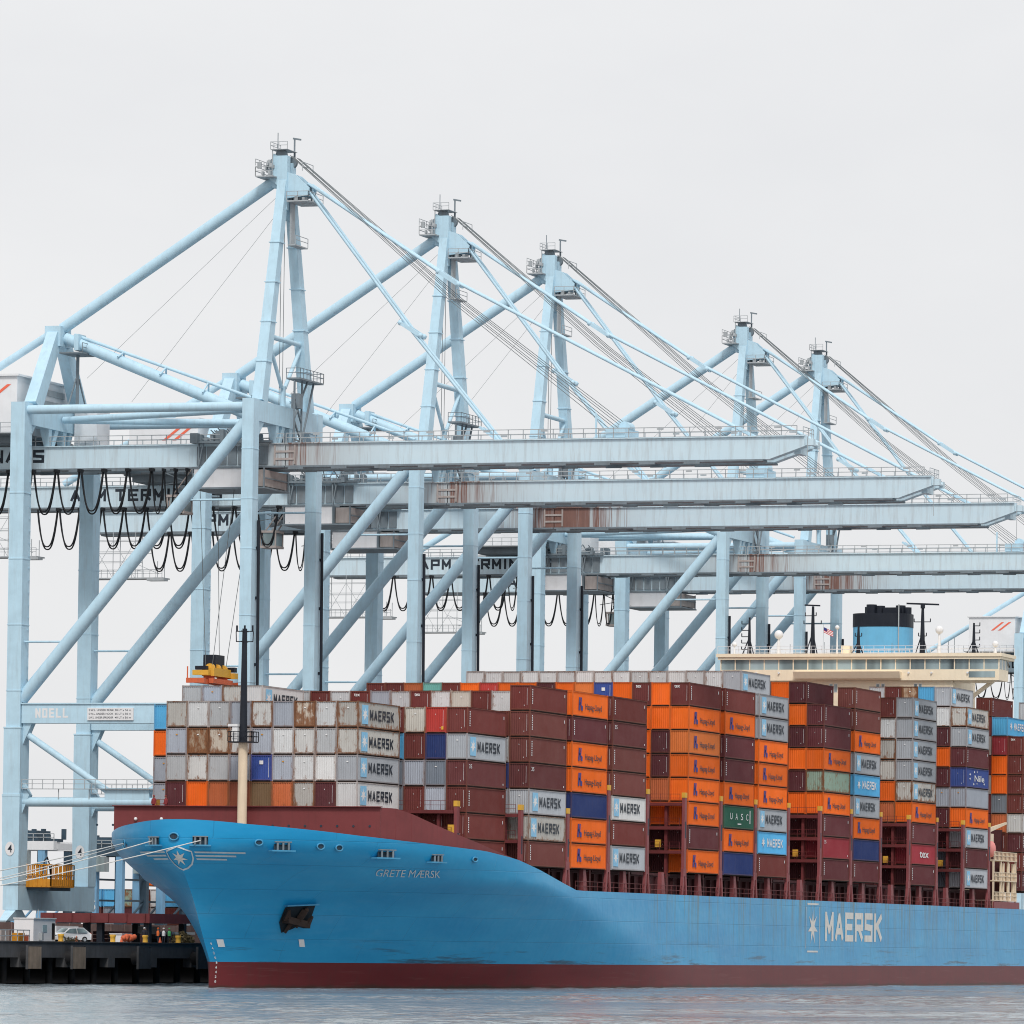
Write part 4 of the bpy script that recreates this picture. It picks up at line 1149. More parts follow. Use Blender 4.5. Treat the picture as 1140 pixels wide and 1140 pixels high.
    # forestays: pairs of link bars with fork joints
    def stay(t,pts,r):
        m=MB()
        for a,b in zip(pts[:-1],pts[1:]):
            m.tube([(t,)+a,(t,)+b],r,10)
        for y,z in pts[1:-1]:
            for o in (-1.3,1.3): m.sphere((t,y+o,z-o*-.62),r*1.9,8,6)
            m.bar((t,y-1.5,z-.95),(t,y+1.5,z+.95),r*2.3,r*2.6)
        y,z=pts[-1]; m.bar((t,y,z),(t,y+2.6,z+1.8 if abs(y)<40 else z+1.4),r*2.6,r*1.6)
        P('forestay',m,Q)
    for t in (9.4,10.7):
        stay(t,[(-2.6,97.0),(-16.6,79.2),(-28.3,65.4)],.18)
        stay(t,[(-3.1,97.2),(-21.4,85.3),(-60.6,65.4)],.18)
    m=MB()
    for t,y in ((8.6,-42.6),(9.1,-43.2),(9.5,-43.6),(10.7,-44.0),(11.1,-44.4),(11.6,-44.8)):
        m.tube([(t,-1.0,100.6),(t,y*.5,83.0),(t,y,66.6)],.042,5,smooth=False)
    m.tube([(9.9,.9,96.0),(9.9,G-4,74)],.02,5); m.tube([(9.9,.9,94.0),(9.9,G-10,71)],.02,5); m.tube([(10.4,.3,94),(10.4,.3,70)],.04,5); m.tube([(9.4,.3,94),(9.4,.3,70)],.04,5)
    P('hoist_rope',m,M['rope_wire'])
    m=MB(); m.box(7.5,12.6,-44.8,-42.4,ZT+.2,ZT+1.4); m.tube([(9,-44.2,ZT+1.6),(11,-44.2,ZT+1.6)],.7,12); m.bar((8,-41,ZT+.2),(8,-41,ZT+3.2),.2,.2); P('boom_sheave_block',m,Q)
    # platform beside the mast foot
    m=MB(); m.box(8.0,15.5,-3.0,-1.2,73.25,73.45); m.rail((8.0,-3.0,73.45),(15.5,-3.0,73.45),1.15,1.0,.035); m.rail((15.5,-3.0,73.45),(15.5,-1.2,73.45),1.15,1.0,.035); m.rail((8.0,-1.2,73.45),(8.0,-3.0,73.45),1.15,1.0,.035)
    for a,b in (((8.2,73.2),(8.2,65.6)),((10.6,73.2),(10.4,65.6)),((14.2,73.2),(10.5,65.6)),((12.2,73.2),(8.2,68.5)),((8.2,70.8),(10.4,68.2)),((8.2,68.2),(10.4,65.9)),((8.2,65.9),(10.4,65.9))): m.bar((a[0],-2.2,a[1]),(b[0],-2.2,b[1]),.2,.2)
    m.box(8.9,10.1,-2.5,-1.5,69.8,71.6)
    P('access_platform',m,M['crane_dark'])
    # machinery house on the back of the girders
    m=MB(); m.box(2.2,17.9,31.6,41.4,66.7,73.6); m.box(1.9,18.2,31.3,41.7,73.6,73.85)
    hs=P('machinery_house',m,M['house'])
    m=MB()
    for y in (33.3,34.8):
        m.add([(2.17,y+1.9,70.9),(2.17,y+1.35,70.9),(2.17,y-.9,72.6),(2.17,y-.35,72.6)],[(0,1,2,3)])
    P('house_emblem',m,M['red_mark'],hs)
    m=MB(); m.box(2.0,18.2,31.4,42.0,66.3,66.69); m.box(2.5,17.6,32.5,41,65.5,66.3); P('house_base',m,M['crane_dark'],hs)
    m=MB(); m.box(.4,1.95,31.4,42,66.45,66.6); m.rail((.42,31.4,66.6),(.42,42,66.6),1.15,1.5,.04)
    for z in (67.8,69.2,70.6,72.0): m.box(8.5,15.5,31.45,31.59,z,z+.75)
    P('house_gallery',m,M['galv'],hs)
    m=MB(); m.box(13.2,17.0,26.0,29.0,65.6,71.0); m.box(13.0,17.2,25.8,29.2,71.0,71.15); P('electrical_house',m,M['house'])
    # maintenance platform hung under the back end
    m=MB()
    m.box(6.0,8.6,56.2,67.5,55.95,56.12)
    for t in (6.1,8.5):
        for y in (57,60.4,63.8,67.2): m.bar((t,y,56),(t,y,62.6 if y>58 else 58.4),.08,.08)
    for z in (57.2,58.4,59.8,61.4):
        for t in (6.1,8.5): m.bar((t,57 if z<58 else 60.4,z),(t,67.4,z),.06,.06)
        for y in (60.4,67.2): m.bar((6.1,y,z),(8.5,y,z),.06,.06)
    for y in (60.4,63.8): 
        m.bar((6.1,y,56),(6.1,y+3.4,61.4),.05,.05); m.bar((6.1,y+3.4,56),(6.1,y,61.4),.05,.05)
    m.rail((6.05,56.3,56.12),(6.05,67.4,56.12),1.1,.9,.03); m.bar((6.1,58,59.5),(6.1,67,59.5),.08,.08); m.box(6.0,7.5,56.0,58.6,55.65,55.95); m.bar((6.1,56.8,56.6),(6.1,62,58.8),.07,.07)
    P('maintenance_platform',m,M['galv'])
    # trolley (origin at the waterside edge of the hoist house)
    m=MB(); m.box(5.5,12.9,2.6,9.2,60.0,62.35)
    tr=P('trolley',m,M['trolley'])
    m=MB(); m.box(5.8,12.7,.1,2.2,60.1,62.1); P('hoist_cabinet',m,M['taupe'],tr)
    m=MB(); m.box(5.3,13.1,-.1,9.6,59.78,59.98)
    for y in (2.38,.0,9.3): m.box(5.42,5.6,y,y+.16,60.0,62.4)
    m.box(5.6,12.8,2.3,2.5,60.0,62.3); m.box(12.7,12.9,.0,.14,60.0,62.2); m.box(5.7,12.8,-.08,.0,61.0,61.15); m.box(5.4,5.49,2.6,9.3,62.25,62.4)
    for y in (2.5,8.6):
        m.bar((5.6,y,60.1),(6.6,y+.5,65.6),.16,.22); m.bar((5.6,y+.5,60.1),(6.6,y-.1,65.6),.14,.2)
    m.box(6.2,6.9,-.4,9.9,65.43,65.7)
    rn=random.Random(5)
    for i in range(26):
        y=rn.uniform(-.3,9.8); t=rn.uniform(5.6,14.5); m.box(t,t+rn.uniform(.4,1.4),y,y+rn.uniform(.3,1.0),65.44,65.6+rn.uniform(.2,1.5))
    for i in range(14):
        y=rn.uniform(0,9.5); m.bar((rn.uniform(5.6,14),y,65.5),(rn.uniform(5.6,14),y+rn.uniform(-1,1),67.2),.1,.1)
    for i in range(7): m.box(7.02,7.17,.3+i*1.35,1.45+i*1.35,ZB+.2,ZT-.2)
    P('trolley_frame',m,M['crane_dark'],tr)
    m=MB(); m.box(5.9,8.6,10.6,13.0,56.9,57.2); m.box(5.9,8.6,10.6,13.0,58.9,59.2)
    for t in (5.95,8.4):
        for y in (10.65,12.8): m.box(t,t+.16,y,y+.16,57.2,58.9)
    m.box(6.2,8.3,12.55,12.75,57.2,58.9)
    m.bar((6.6,11.4,59.2),(6.8,9.8,61.5),.15,.15); m.bar((8.2,11.4,59.2),(8.4,9.8,61.5),.15,.15); m.bar((6.6,12.4,59.2),(6.6,10,62.3),.12,.12)
    cab=P('operator_cab',m,M['taupe'],tr)
    m=MB(); m.box(6.0,8.5,10.75,12.5,57.201,58.89); P('cab_window',m,M['glass'],cab)
    m=MB(); m.bar((7,9.3,60.2),(7,13.5,61.9),.12,.12); m.bar((7,13.5,61.9),(7,9.3,62.3),.1,.1); m.bar((7,9.3,61.2),(7,14.4,60.4),.1,.1); m.bar((8,9.3,60.6),(8,12.4,60.0),.4,.5); P('trolley_tow_frame',m,M['crane_dark'],tr)
    # festoon loop (one copy each)
    m=MB()
    for d,dp in ((0,5.0),(.28,5.35)):
        pts=[]
        for i in range(15):
            f=i/14; y=.12+2.9*f+ (0 if d==0 else .05); s=(2*f-1)
            pts.append((5.7+d,y,ZB-.35-dp*(1-abs(s)**2.6)))
        m.tube(pts,.10,6)
    m.box(5.4,6.3,-.2,.25,ZB-.6,ZB-.22)
    fest=P('festoon_cable',m,M['cable'])
    # beam plate with lifting data and maker's lettering on the first portal beam
    m=MB(); block_text(m,'NOELL',lambda x,z,o:(-.812-o,27.1-x,31.75+z),4.3,1.15,.24,.2); P('portal_lettering',m,M['white'])
    m=MB(); m.box(-.99,-.81,14.2,20.2,31.45,32.95); sb=P('load_sign',m,M['white'])
    m=MB()
    for i,(a,b) in enumerate((('S.W.L. UNDER BEAM','50 LT x 56 m'),('S.W.L. UNDER HOOK','65 LT x 50 m'),('S.W.L. UNDER SPREADER','40 LT x 56 m'))):
        z=32.55-i*.45
        flat(m,text2d(a,.01),lambda u,v:(-1.0,20.0-3.2*u,z+.24*v)); flat(m,text2d(b,.01),lambda u,v:(-1.0,16.6-2.1*u,z+.24*v))
    P('sign_lettering',m,M['letter_dark'],sb)
    return root,tr,fest
crane1,trolley1,fest1=make_crane()
CLAB=['nearest of the pale blue gantry cranes, its mast the tallest, numbered four on its legs',
 'pale blue gantry crane between the nearest crane and the heavily rust streaked one',
 'pale blue gantry crane with heavy rust streaks at its boom hinge, third mast from left',
 'pale blue gantry crane fourth from left, its legs rising just left of the bridge',
 'pale blue gantry crane fifth from left, its mast the lowest and rightmost in view',
 'pale blue gantry crane cut off by the right edge beside the funnel']
TROL=[.4,11.3,21.3,22.0,21.7,20.0]
RUSTB=[.5,.6,1.0,.6,.75,.5]
cr=[crane1]
for i in range(1,6): cr.append(copy_tree(crane1))
for i,c in enumerate(cr):
    c.location=(CRANES[i],RAIL,QUAY); c['label']=CLAB[i]
    tr=[o for o in c.children if o.name.startswith('trolley')and not o.name.startswith('trolley_')][0]
    tr.location=(0,TROL[i],0)
    fs=[o for o in c.children if o.name.startswith('festoon')][0]
    y=TROL[i]+10.2; j=0; ys=[]
    while y<56:
        ys.append(y); y+=1.55 if len(ys)<4 and i!=1 else 3.15
    fs.location=(0,ys[0],0)
    for yy in ys[1:]:
        q=fs.copy(); COL.objects.link(q); q.parent=c; q.location=(0,yy,0)
        if yy-ys[0]<4.6: pass
    for q in [o for o in c.children if o.name.startswith('festoon')]:
        k=ys.index(min(ys,key=lambda v:abs(v-q.location.y)))
        if k<3 and i!=1: q.scale=(1,.5,.999); 
    for q in [o for o in c.children if o.name.startswith(('girder','boom'))]:
        q.color=(1,1,1,RUSTB[i])
LABELS.clear() if False else None
# number plates on the nearest crane's landside legs
for t in (0,LEGS):
    m=MB(); n_=18; m.add([(t-1.262,GAUGE+.05,15.9)]+[(t-1.262,GAUGE+.05+.62*math.cos(2*math.pi*i/n_),15.9+.85*math.sin(2*math.pi*i/n_)) for i in range(n_)],[(0,1+i,1+(i+1)%n_) for i in range(n_)])
    nb=obj('number_plate',m.mesh('number_plate',M['white'],(0,0,QUAY)),crane1)
    m=MB(); flat(m,text2d('4',.01),lambda u,v:(t-1.275,GAUGE+.33-.58*u,15.45+.95*v)); obj('number',m.mesh('number',M['letter_dark'],(0,0,QUAY)),nb)
# spreader hanging from the nearest crane
sp=empty('container_spreader',(CRANES[0]+10,56.8,36.4),'yellow headblock with dark top and red spreader hanging above the bow stack','spreader')
X,Y=CRANES[0]+10,56.8
m=MB(); m.box(X-2.6,X+2.6,Y-.9,Y+.7,37.2,38.2)
for d in (-1.9,0,1.9): m.tube([(X+d-.3,Y-.1,38.2),(X+d+.3,Y-.1,38.2)],.55,12)
m.box(X-3.4,X-2.6,Y-.5,Y+1.6,37.3,37.9); m.box(X+2.6,X+3.6,Y-1.4,Y+.4,37.1,37.8)
part('headblock',m,M['yellow'],sp)
m=MB(); m.box(X-.6,X+2.2,Y-.2,Y+1.4,38.3,39.9); m.box(X+2.7,X+3.5,Y-1.3,Y+.1,37.9,38.5); m.box(X-3.3,X-2.7,Y-.2,Y+1.3,37.95,38.4); part('cable_basket',m,M['black'],sp)
m=MB(); m.box(X-6.1,X+6.1,Y-.35,Y+.35,36.2,36.75); m.box(X-6.2,X-5.8,Y-1.2,Y+1.2,36.2,36.8); m.box(X+5.8,X+6.2,Y-1.2,Y+1.2,36.2,36.8)
for d in (-2,2): m.box(X+d-.3,X+d+.3,Y-.6,Y+.6,36.75,37.2)
m.bar((X-6,Y+1.1,36.6),(X-6,Y+1.1,38.2),.12,.12); m.box(X-3,X+3,Y-1.0,Y-.4,36.3,36.9); part('spreader_frame',m,M['orange_red'],sp)
m=MB()
for d in (-2.1,2.1):
    for e in (-.7,.7): m.tube([(X+d,Y+e*.6,38.3),(X+d*1.3,Y+e*3.2-1,59.9)],.04,5)
part('hoist_rope',m,M['rope_wire'],sp)
# ---------------------------------------------------------------- wharf
m=MB(); m.box(-900,4200,47.4,60.5,2.94,QUAY); m.box(-900,4200,60.5,5200,1.0,QUAY)
structure('ground',m,M['apron'],(0,47.4,0))
import numpy as np
def water():
    # wind waves modelled where the harbour is seen, calm sheet beyond
    wx0,wx1,wy0,wy1,st=-420.,330.,-170.,59.,.6
    nx,ny=int((wx1-wx0)/st)+1,int((wy1-wy0)/st)+1
    xs=np.linspace(wx0,wx1,nx); ys=np.linspace(wy0,wy1,ny)
    X_,Y_=np.meshgrid(xs,ys,indexing='ij')
    rg=np.random.RandomState(4); H_=np.zeros_like(X_)
    for i in range(34):
        lam=1.7*(5.5/1.7)**(i/33.0)*rg.uniform(.9,1.1); th=R(205)+rg.normal(0,.65); k=2*math.pi/lam
        H_+=.012/k*np.sin(k*(X_*math.cos(th)+Y_*math.sin(th))+rg.uniform(0,6.28))
    P_=np.zeros_like(X_)
    for i in range(9):
        lam=rg.uniform(28,120); th=rg.uniform(0,3.14); k=2*math.pi/lam
        P_+=np.sin(k*(X_*math.cos(th)+Y_*math.sin(th))+rg.uniform(0,6.28))
    H_*=np.clip(.95+.30*P_,.25,1.9)
    e=np.minimum(np.minimum(X_-wx0,wx1-X_),np.minimum(Y_-wy0,wy1-Y_)); H_*=np.clip(e/12,0,1)
    V_=np.stack([X_.ravel(),Y_.ravel(),H_.ravel()],1)
    I=np.arange(nx*ny).reshape(nx,ny)
    F_=np.stack([I[:-1,:-1],I[1:,:-1],I[1:,1:],I[:-1,1:]],-1).reshape(-1,4)
    out=[(-2500,-2500),(6000,-2500),(6000,59),(-2500,59)]
    o0=len(V_); V_=np.vstack([V_,[(a,b,0) for a,b in out],[(wx0,wy0,0),(wx1,wy0,0),(wx1,wy1,0),(wx0,wy1,0)]])
    ex=[(o0,o0+1,o0+5,o0+4),(o0+1,o0+2,o0+6,o0+5),(o0+3,o0,o0+4,o0+7)]
    F_=np.vstack([F_,ex])
    me=D.meshes.new('water'); nf=len(F_)
    me.vertices.add(len(V_)); me.vertices.foreach_set('co',V_.astype(np.float32).ravel())
    me.loops.add(nf*4); me.loops.foreach_set('vertex_index',F_.astype(np.int32).ravel())
    me.polygons.add(nf); me.polygons.foreach_set('loop_start',np.arange(0,nf*4,4,dtype=np.int32)); me.polygons.foreach_set('use_smooth',np.ones(nf,dtype=bool))
    me.update(calc_edges=True); me.validate(); me.materials.append(M['water'])
    o=obj('water',me); o['kind']='structure'
water()
qw=empty('quay_wall',(0,46.3,0),'dark concrete quay wall with open piles below its deck edge','quay wall')
m=MB(); m.box(-900,1200,46.3,47.39,2.95,QUAY-.004)
for i in range(-30,60):
    x=i*11.55+4
    m.box(x-.9,x+.9,46.25,47.3,1.9,2.949)
m.box(-900,1200,46.2,46.9,QUAY-.003,QUAY+.12)
part('deck_edge',m,M['concrete'],qw)
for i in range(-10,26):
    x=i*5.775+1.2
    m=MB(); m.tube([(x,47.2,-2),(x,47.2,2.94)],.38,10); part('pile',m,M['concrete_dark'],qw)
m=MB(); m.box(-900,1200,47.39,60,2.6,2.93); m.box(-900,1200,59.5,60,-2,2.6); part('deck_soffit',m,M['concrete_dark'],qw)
FX_=[(-30.5,'fender with a worn brown face, farthest left on the quay wall'),(-19.1,'fender with a grey brown face below the parked white car'),(-1.5,'dark fender with a grey rim on the quay wall below the workers'),(15.2,'dark fender on the quay wall half hidden by the bow')]
for i,(x,lab) in enumerate(FX_):
    f=empty('quay_fender',(x,46.2,3.0),lab,'fender','fenders along the quay wall')
    m=MB(); m.box(x-1.65,x+1.65,44.9,45.12,1.75,4.15); part('face_panel',m,M['timber'] if i<2 else M['concrete'],f)
    m=MB(); m.tube([(x,45.12,2.95),(x,46.29,2.95)],[.62,.8],14); part('rubber_cone',m,M['rubber'],f)
    m=MB(); m.box(x-1.74,x-1.651,44.88,45.14,1.7,4.2); m.box(x+1.651,x+1.74,44.88,45.14,1.7,4.2); m.box(x-1.74,x+1.74,44.88,45.14,4.2,4.28); part('panel_rim',m,M['concrete'],f)
Z=QUAY
# kiosk
k=empty('site_cabin',(-21.5,49.2,Z),'white site cabin at the quay edge, left of the parked white car','cabin')
m=MB(); m.box(-24.3,-18.7,48.0,50.3,Z+.12,Z+2.55); m.box(-24.4,-18.6,47.9,50.4,Z+2.55,Z+2.66); part('cabin_body',m,M['white'],k)
m=MB(); m.box(-19.6,-18.9,47.97,48.0,Z+.3,Z+2.1); part('door',m,M['rubber'],k)
m=MB(); m.box(-22.0,-20.9,47.97,48.0,Z+1.1,Z+1.9); part('window',m,M['glass'],k)
m=MB(); m.box(-24.33,-24.3,48.4,49.9,Z+1.25,Z+1.32); m.box(-22.9,-22.5,47.6,47.98,Z+.2,Z+1.0); m.tube([(-21,49,Z+2.66),(-21,49,Z+3.6)],.04,6); part('cabin_fitting',m,M['galv'],k)
# white car
def car(x,y,ang,label):
    root=empty('parked_car',(x,y,Z),label,'car'); root.rotation_euler=(0,0,ang)
    def P(n,mb,mt,pr=root): return obj(n,mb.mesh(n,mt),pr)
    prof=[(-2.3,.32),(2.3,.32),(2.38,.6),(2.3,.92),(1.35,1.06),(.55,1.62),(-1.35,1.68),(-2.15,1.15),(-2.34,.95)]
    m=MB(); n=len(prof)
    vs=[];
    for s in (-1,1):
        for px,pz in prof: vs.append((px,s*(.88 if pz<1.1 else .72),pz))
    fs=[tuple(range(n)),tuple(range(2*n-1,n-1,-1))]+[(i,n+i,n+(i+1)%n,(i+1)%n) for i in range(n)]
    m.add(vs,fs); P('body',m,M['white_car'])
    for s in (-1,1):
        m=MB()
        g=[(1.2,1.09),(.5,1.54),(-.35,1.58),(-.35,1.09)]; g2=[(-.45,1.09),(-.45,1.585),(-1.3,1.6),(-1.85,1.15)]
        for q in (g,g2): m.add([(px,s*(.895-(.16*(pz-1.08)/.55)),pz) for px,pz in q],[(0,1,2,3)])
        P('side_window',m,M['glass'])
    m=MB(); m.add([(1.30,-.78,1.12),(1.30,.78,1.12),(.62,.66,1.60),(.62,-.66,1.60)],[(0,1,2,3)]); P('windscreen',m,M['glass'])
    m=MB(); m.add([(-2.17,-.7,1.17),(-2.17,.7,1.17),(-1.45,.62,1.64),(-1.45,-.62,1.64)],[(0,1,2,3)]); P('rear_window',m,M['glass'])
    for sx in (-1.42,1.42):
        for s in (-1,1):
            m=MB(); m.tube([(sx,s*.70,.34),(sx,s*.91,.34)],.34,18); w=P('wheel',m,M['rubber'])
            m=MB(); m.tube([(sx,s*.90,.34),(sx,s*.925,.34)],.2,12); P('rim',m,M['galv'],w)
    for s in (-.65,.65):
        m=MB(); m.box(2.28,2.37,s-.18,s+.18,.68,.86); P('headlight',m,M['glass'])
        m=MB(); m.box(-2.38,-2.28,s-.12,s+.12,.85,1.1); P('tail_light',m,M['red_mark'])
car(-10.6,50.0,R(150),'white estate car parked on the wharf between the cabin and a yellow bollard')
# bollards
for x,lab in ((-18.1,'yellow bollard in front of the white car'),(-4.3,'yellow bollard beside the orange net bundle'),(4.6,'yellow bollard near the dark clothed workers'),(13.9,'orange yellow bollard closest to the bow')):
    m=MB(); m.tube([(x,47.6,Z),(x,47.6,Z+.12),(x,47.6,Z+.14),(x,47.6,Z+.62),(x,47.6,Z+.85),(x,47.6,Z+.95)],[.40,.40,.29,.29,.38,.28],14)
    b=single('mooring_bollard',m,M['yellow'],(x,47.6,Z),lab,'bollard','bollards on the quay edge')
# orange net bundle
m=MB(); rn=random.Random(2)
for i in range(16): m.sphere((.1+rn.uniform(-1.4,1.8),47.9+rn.uniform(-.3,.4),Z+.45+rn.uniform(-.15,.4)),rn.uniform(.2,.38),9,6)
single('net_bundle',m,M['orange_red'],(0,47.9,Z),'orange bundle of nets and floats on the quay edge','net bundle')
m=MB(); m.box(1.2,3.8,49,50.4,Z,Z+1.0); m.box(1.1,3.9,48.9,50.5,Z+1.0,Z+1.1)
single('storage_bin',m,M['house'],(2.5,49.7,Z),'pale storage bin behind the orange net bundle','bin')
# hatch cover stored on stools
hc=empty('hatch_cover',(16.5,56.5,Z),'dark red steel hatch cover stored on stools on the wharf','hatch cover')
m=MB(); m.box(10.9,23.4,49.9,63.6,Z+2.35,Z+3.45)
for i in range(6): m.box(10.75,10.899,50.4+i*2.3,50.6+i*2.3,Z+2.4,Z+3.4)
part('cover_panel',m,M['maroon'],hc)
for x,y in ((12,50.6),(22,50.6),(12,56.5),(22,56.5),(12,62.8),(22,62.8)):
    m=MB(); m.box(x-.35,x+.35,y-.35,y+.35,Z,Z+2.34); part('stool',m,M['black'],hc)
# low barrier wall behind, and other yard clutter
bar_=empty('barrier_wall',(40,70,Z),'long pinkish weathered barrier wall behind the hatch cover','wall')
m=MB(); m.box(-60,140,69.7,70.2,Z,Z+2.3); 
for i in range(50): m.box(-60+i*4,-59.7+i*4,69.6,69.699,Z,Z+2.35)
part('wall_panel',m,M['pinkish'],bar_)
tr=empty('flatbed_trailer',(27,54,Z),'dark flatbed trailer standing below the bow behind the workers','trailer')
m=MB(); m.box(20,31,52.9,55.2,Z+1.1,Z+1.4); m.box(19.8,20.4,52.8,55.3,Z+1.2,Z+2.0); part('bed',m,M['galv'],tr)
for x in (22,23.3,29):
    m=MB(); m.tube([(x,53,Z+.52),(x,55.1,Z+.52)],.52,14); part('wheel',m,M['rubber'],tr)
m=MB(); m.box(20.5,30.5,53.2,55,Z+.55,Z+1.09); part('chassis',m,M['black'],tr)
# dry scrub heap near the bow
m=MB(); rn=random.Random(9)
for i in range(420):
    a=rn.uniform(0,6.28); rr_=rn.random()**.5; x=17.2+2.4*rr_*math.cos(a); y=48.6+1.2*rr_*math.sin(a); z=Z+rn.uniform(0,1.7)*(1-rr_*.6)
    d=Vector((rn.uniform(-1,1),rn.uniform(-1,1),rn.uniform(-.3,1))).normalized()*.22; e=d.cross(Vector((rn.uniform(-1,1),rn.uniform(-1,1),.3))).normalized()*.12; c=Vector((x,y,z))
    m.add([c-d,c+e,c+d,c-e],[(0,1,2,3)])
single('scrub_heap',m,M['leaf'],(17.2,48.6,Z),'heap of dry tan netting and scrub beside the bow','scrub heap')
m=MB(); rn=random.Random(19)
for i in range(160):
    x=-17.5+rn.uniform(-1.6,1.6); y=46.5+rn.uniform(-.2,.5); z=Z+.1+rn.uniform(0,.45)
    d=Vector((rn.uniform(-.4,.4),rn.uniform(-.4,.4),1)).normalized()*.2; e=Vector((.05,0,0)); c=Vector((x,y,z))
    m.add([c-d,c+e,c+d,c-e],[(0,1,2,3)])
single('weed_tuft',m,M['leaf'],(-17.5,46.5,Z),'tuft of weeds on the quay edge below the cabin','weeds')
# cage on the crane foot
cg=empty('personnel_cage',(40,RAIL+GAUGE-2.4,11.6),'amber railed cage hung between the numbered legs of the nearest crane','cage')
cx,cy=35.0,RAIL+GAUGE-1.3
m=MB(); x0,x1,y0,y1=36.2,42.8,cy-3.0,cy+.6
m.box(x0,x1,y0,y1,11.3,11.45)
for a in ((x0,x0+.08,y0,y1),(x0,x1,y0,y0+.08)): m.box(*a,11.451,12.3)
for a,b in (((x0,y0),(x1,y0)),((x0,y0),(x0,y1)),((x1,y0),(x1,y1)),((x0,y1),(x1,y1))): m.rail((a[0],a[1],11.45),(b[0],b[1],11.45),2.6,.55,.06,rails=2)
part('cage_frame',m,M['amber'],cg)
m=MB(); m.box(x0+.3,x1-.3,y0+.3,y1-.3,10.9,11.29); part('floor_beam',m,M['rtg_dark'],cg)
m=MB(); m.tube([(38,cy-1,12.5),(38.6,cy-1,14.6),(39.4,cy-1,15.0),(40,cy-1,14.2),(40.6,cy-1,12)],.08,6); part('cable_loop',m,M['cable'],cg)
# more plant parked behind the barrier and the cabin
for x,y,lab in ((-44,58,'dark flatbed trailer parked behind the pipe fence at far left'),(-9,64,'dark flatbed trailer parked behind the white car')):
    t2=empty('flatbed_trailer',(x,y,Z),lab,'trailer')
    for ch in list(tr.children):
        q=ch.copy(); COL.objects.link(q); q.parent=t2
    m=MB(); m.box(x-6,x-3.6,y-1.1,y+1.1,Z+.6,Z+3.0); m.box(x-3.6,x-2.4,y-1.0,y+1.0,Z+.5,Z+1.5); part('tractor_cab',m,M['rtg_dark'],t2)
    m=MB(); m.box(x-6.02,x-5.99,y-.9,y+.9,Z+1.8,Z+2.7); m.box(x-5.6,x-4.2,y-1.12,y-1.101,Z+1.8,Z+2.7); part('cab_window',m,M['glass'],t2)
for i,(x,y,lab) in enumerate(((-33,56,'stack of dark steel beams left of the site cabin'),(27,61,'stack of dark steel beams under the hatch cover'))):
    m=MB()
    for a in range(4):
        for b in range(3): m.box(x-5,x+5,y-.9+a*.5,y-.5+a*.5,Z+.1+b*.45,Z+.5+b*.45)
    single('beam_stack',m,M['deck_dark'],(x,y,Z),lab,'steel beams')
# small equipment along the quay
fe=empty('fence',(-36,47.2,Z),'grey pipe fence at the left end of the quay edge','fence')
m=MB(); m.rail((-60,47.2,Z),(-27,47.2,Z),1.3,1.5,.04,rails=3); part('rail',m,M['galv'],fe)
for i,(x,y,s_,mt,lab) in enumerate(((-28.2,48.0,.75,'amber','orange crate beside the pipe fence, left of the cabin'),(-26.2,48.3,.6,'orange_red','small red orange crate between the fence and the cabin'),(-30.5,49,1.0,'taupe','dull brown crate behind the pipe fence'))):
    m=MB(); m.box(x-s_,x+s_,y-s_*.6,y+s_*.6,Z+.1,Z+s_*1.3)
    for dx in (-.8,0,.8): m.box(x+dx*s_-.05,x+dx*s_+.05,y-s_*.62,y-s_*.601,Z,Z+s_*1.35)
    single('crate',m,M[mt],(x,y,Z),lab,'crate')
cd=empty('cable_drum',(41,RAIL+GAUGE-3.2,Z),'dark cable drum under the sill beam of the nearest crane','cable drum')
m=MB(); m.tube([(41,RAIL+GAUGE-3.6,Z+1.7),(41,RAIL+GAUGE-2.8,Z+1.7)],1.1,18); part('reel',m,M['cloth_red'],cd)
m=MB(); m.tube([(41,RAIL+GAUGE-3.7,Z+1.7),(41,RAIL+GAUGE-3.62,Z+1.7)],1.65,18); m.tube([(41,RAIL+GAUGE-2.78,Z+1.7),(41,RAIL+GAUGE-2.7,Z+1.7)],1.65,18); m.box(40,42,RAIL+GAUGE-3.7,RAIL+GAUGE-2.7,Z,Z+.5); part('flange',m,M['rtg_dark'],cd)
lt=empty('lighting_tower',(-6,62,Z),'slim trailer mounted lighting tower behind the white car','lighting tower')
m=MB(); m.tube([(-6,62,Z+.8),(-6,62,Z+5.2)],.07,8); m.box(-6.6,-5.4,61.8,62.2,Z+5.2,Z+5.7); part('mast',m,M['galv'],lt)
m=MB(); m.box(-7.2,-4.8,61.3,62.7,Z+.4,Z+1.5); part('generator',m,M['amber'],lt)
gs=empty('generator_set',(4.0,58,Z),'grey generator set under the edge of the hatch cover','generator')
m=MB(); m.box(1.0,7.0,57,59,Z+.3,Z+1.9); part('enclosure',m,M['house'],gs)
m=MB(); m.box(.8,7.2,56.9,59.1,Z,Z+.299); m.tube([(2,58,Z+1.9),(2,58,Z+2.6)],.12,8); part('skid',m,M['black'],gs)
for x,lab in ((-14.5,'orange traffic cone under the front of the white car'),(-2.4,'orange traffic cone left of the net bundle'),(8.3,'orange traffic cone between the dark and orange workers')):
    m=MB(); m.tube([(x,47.4,Z),(x,47.4,Z+.05),(x,47.4,Z+.06),(x,47.4,Z+.75)],[.3,.3,.2,.04],10); single('traffic_cone',m,M['orange_red'],(x,47.4,Z),lab,'cone','traffic cones on the quay edge')
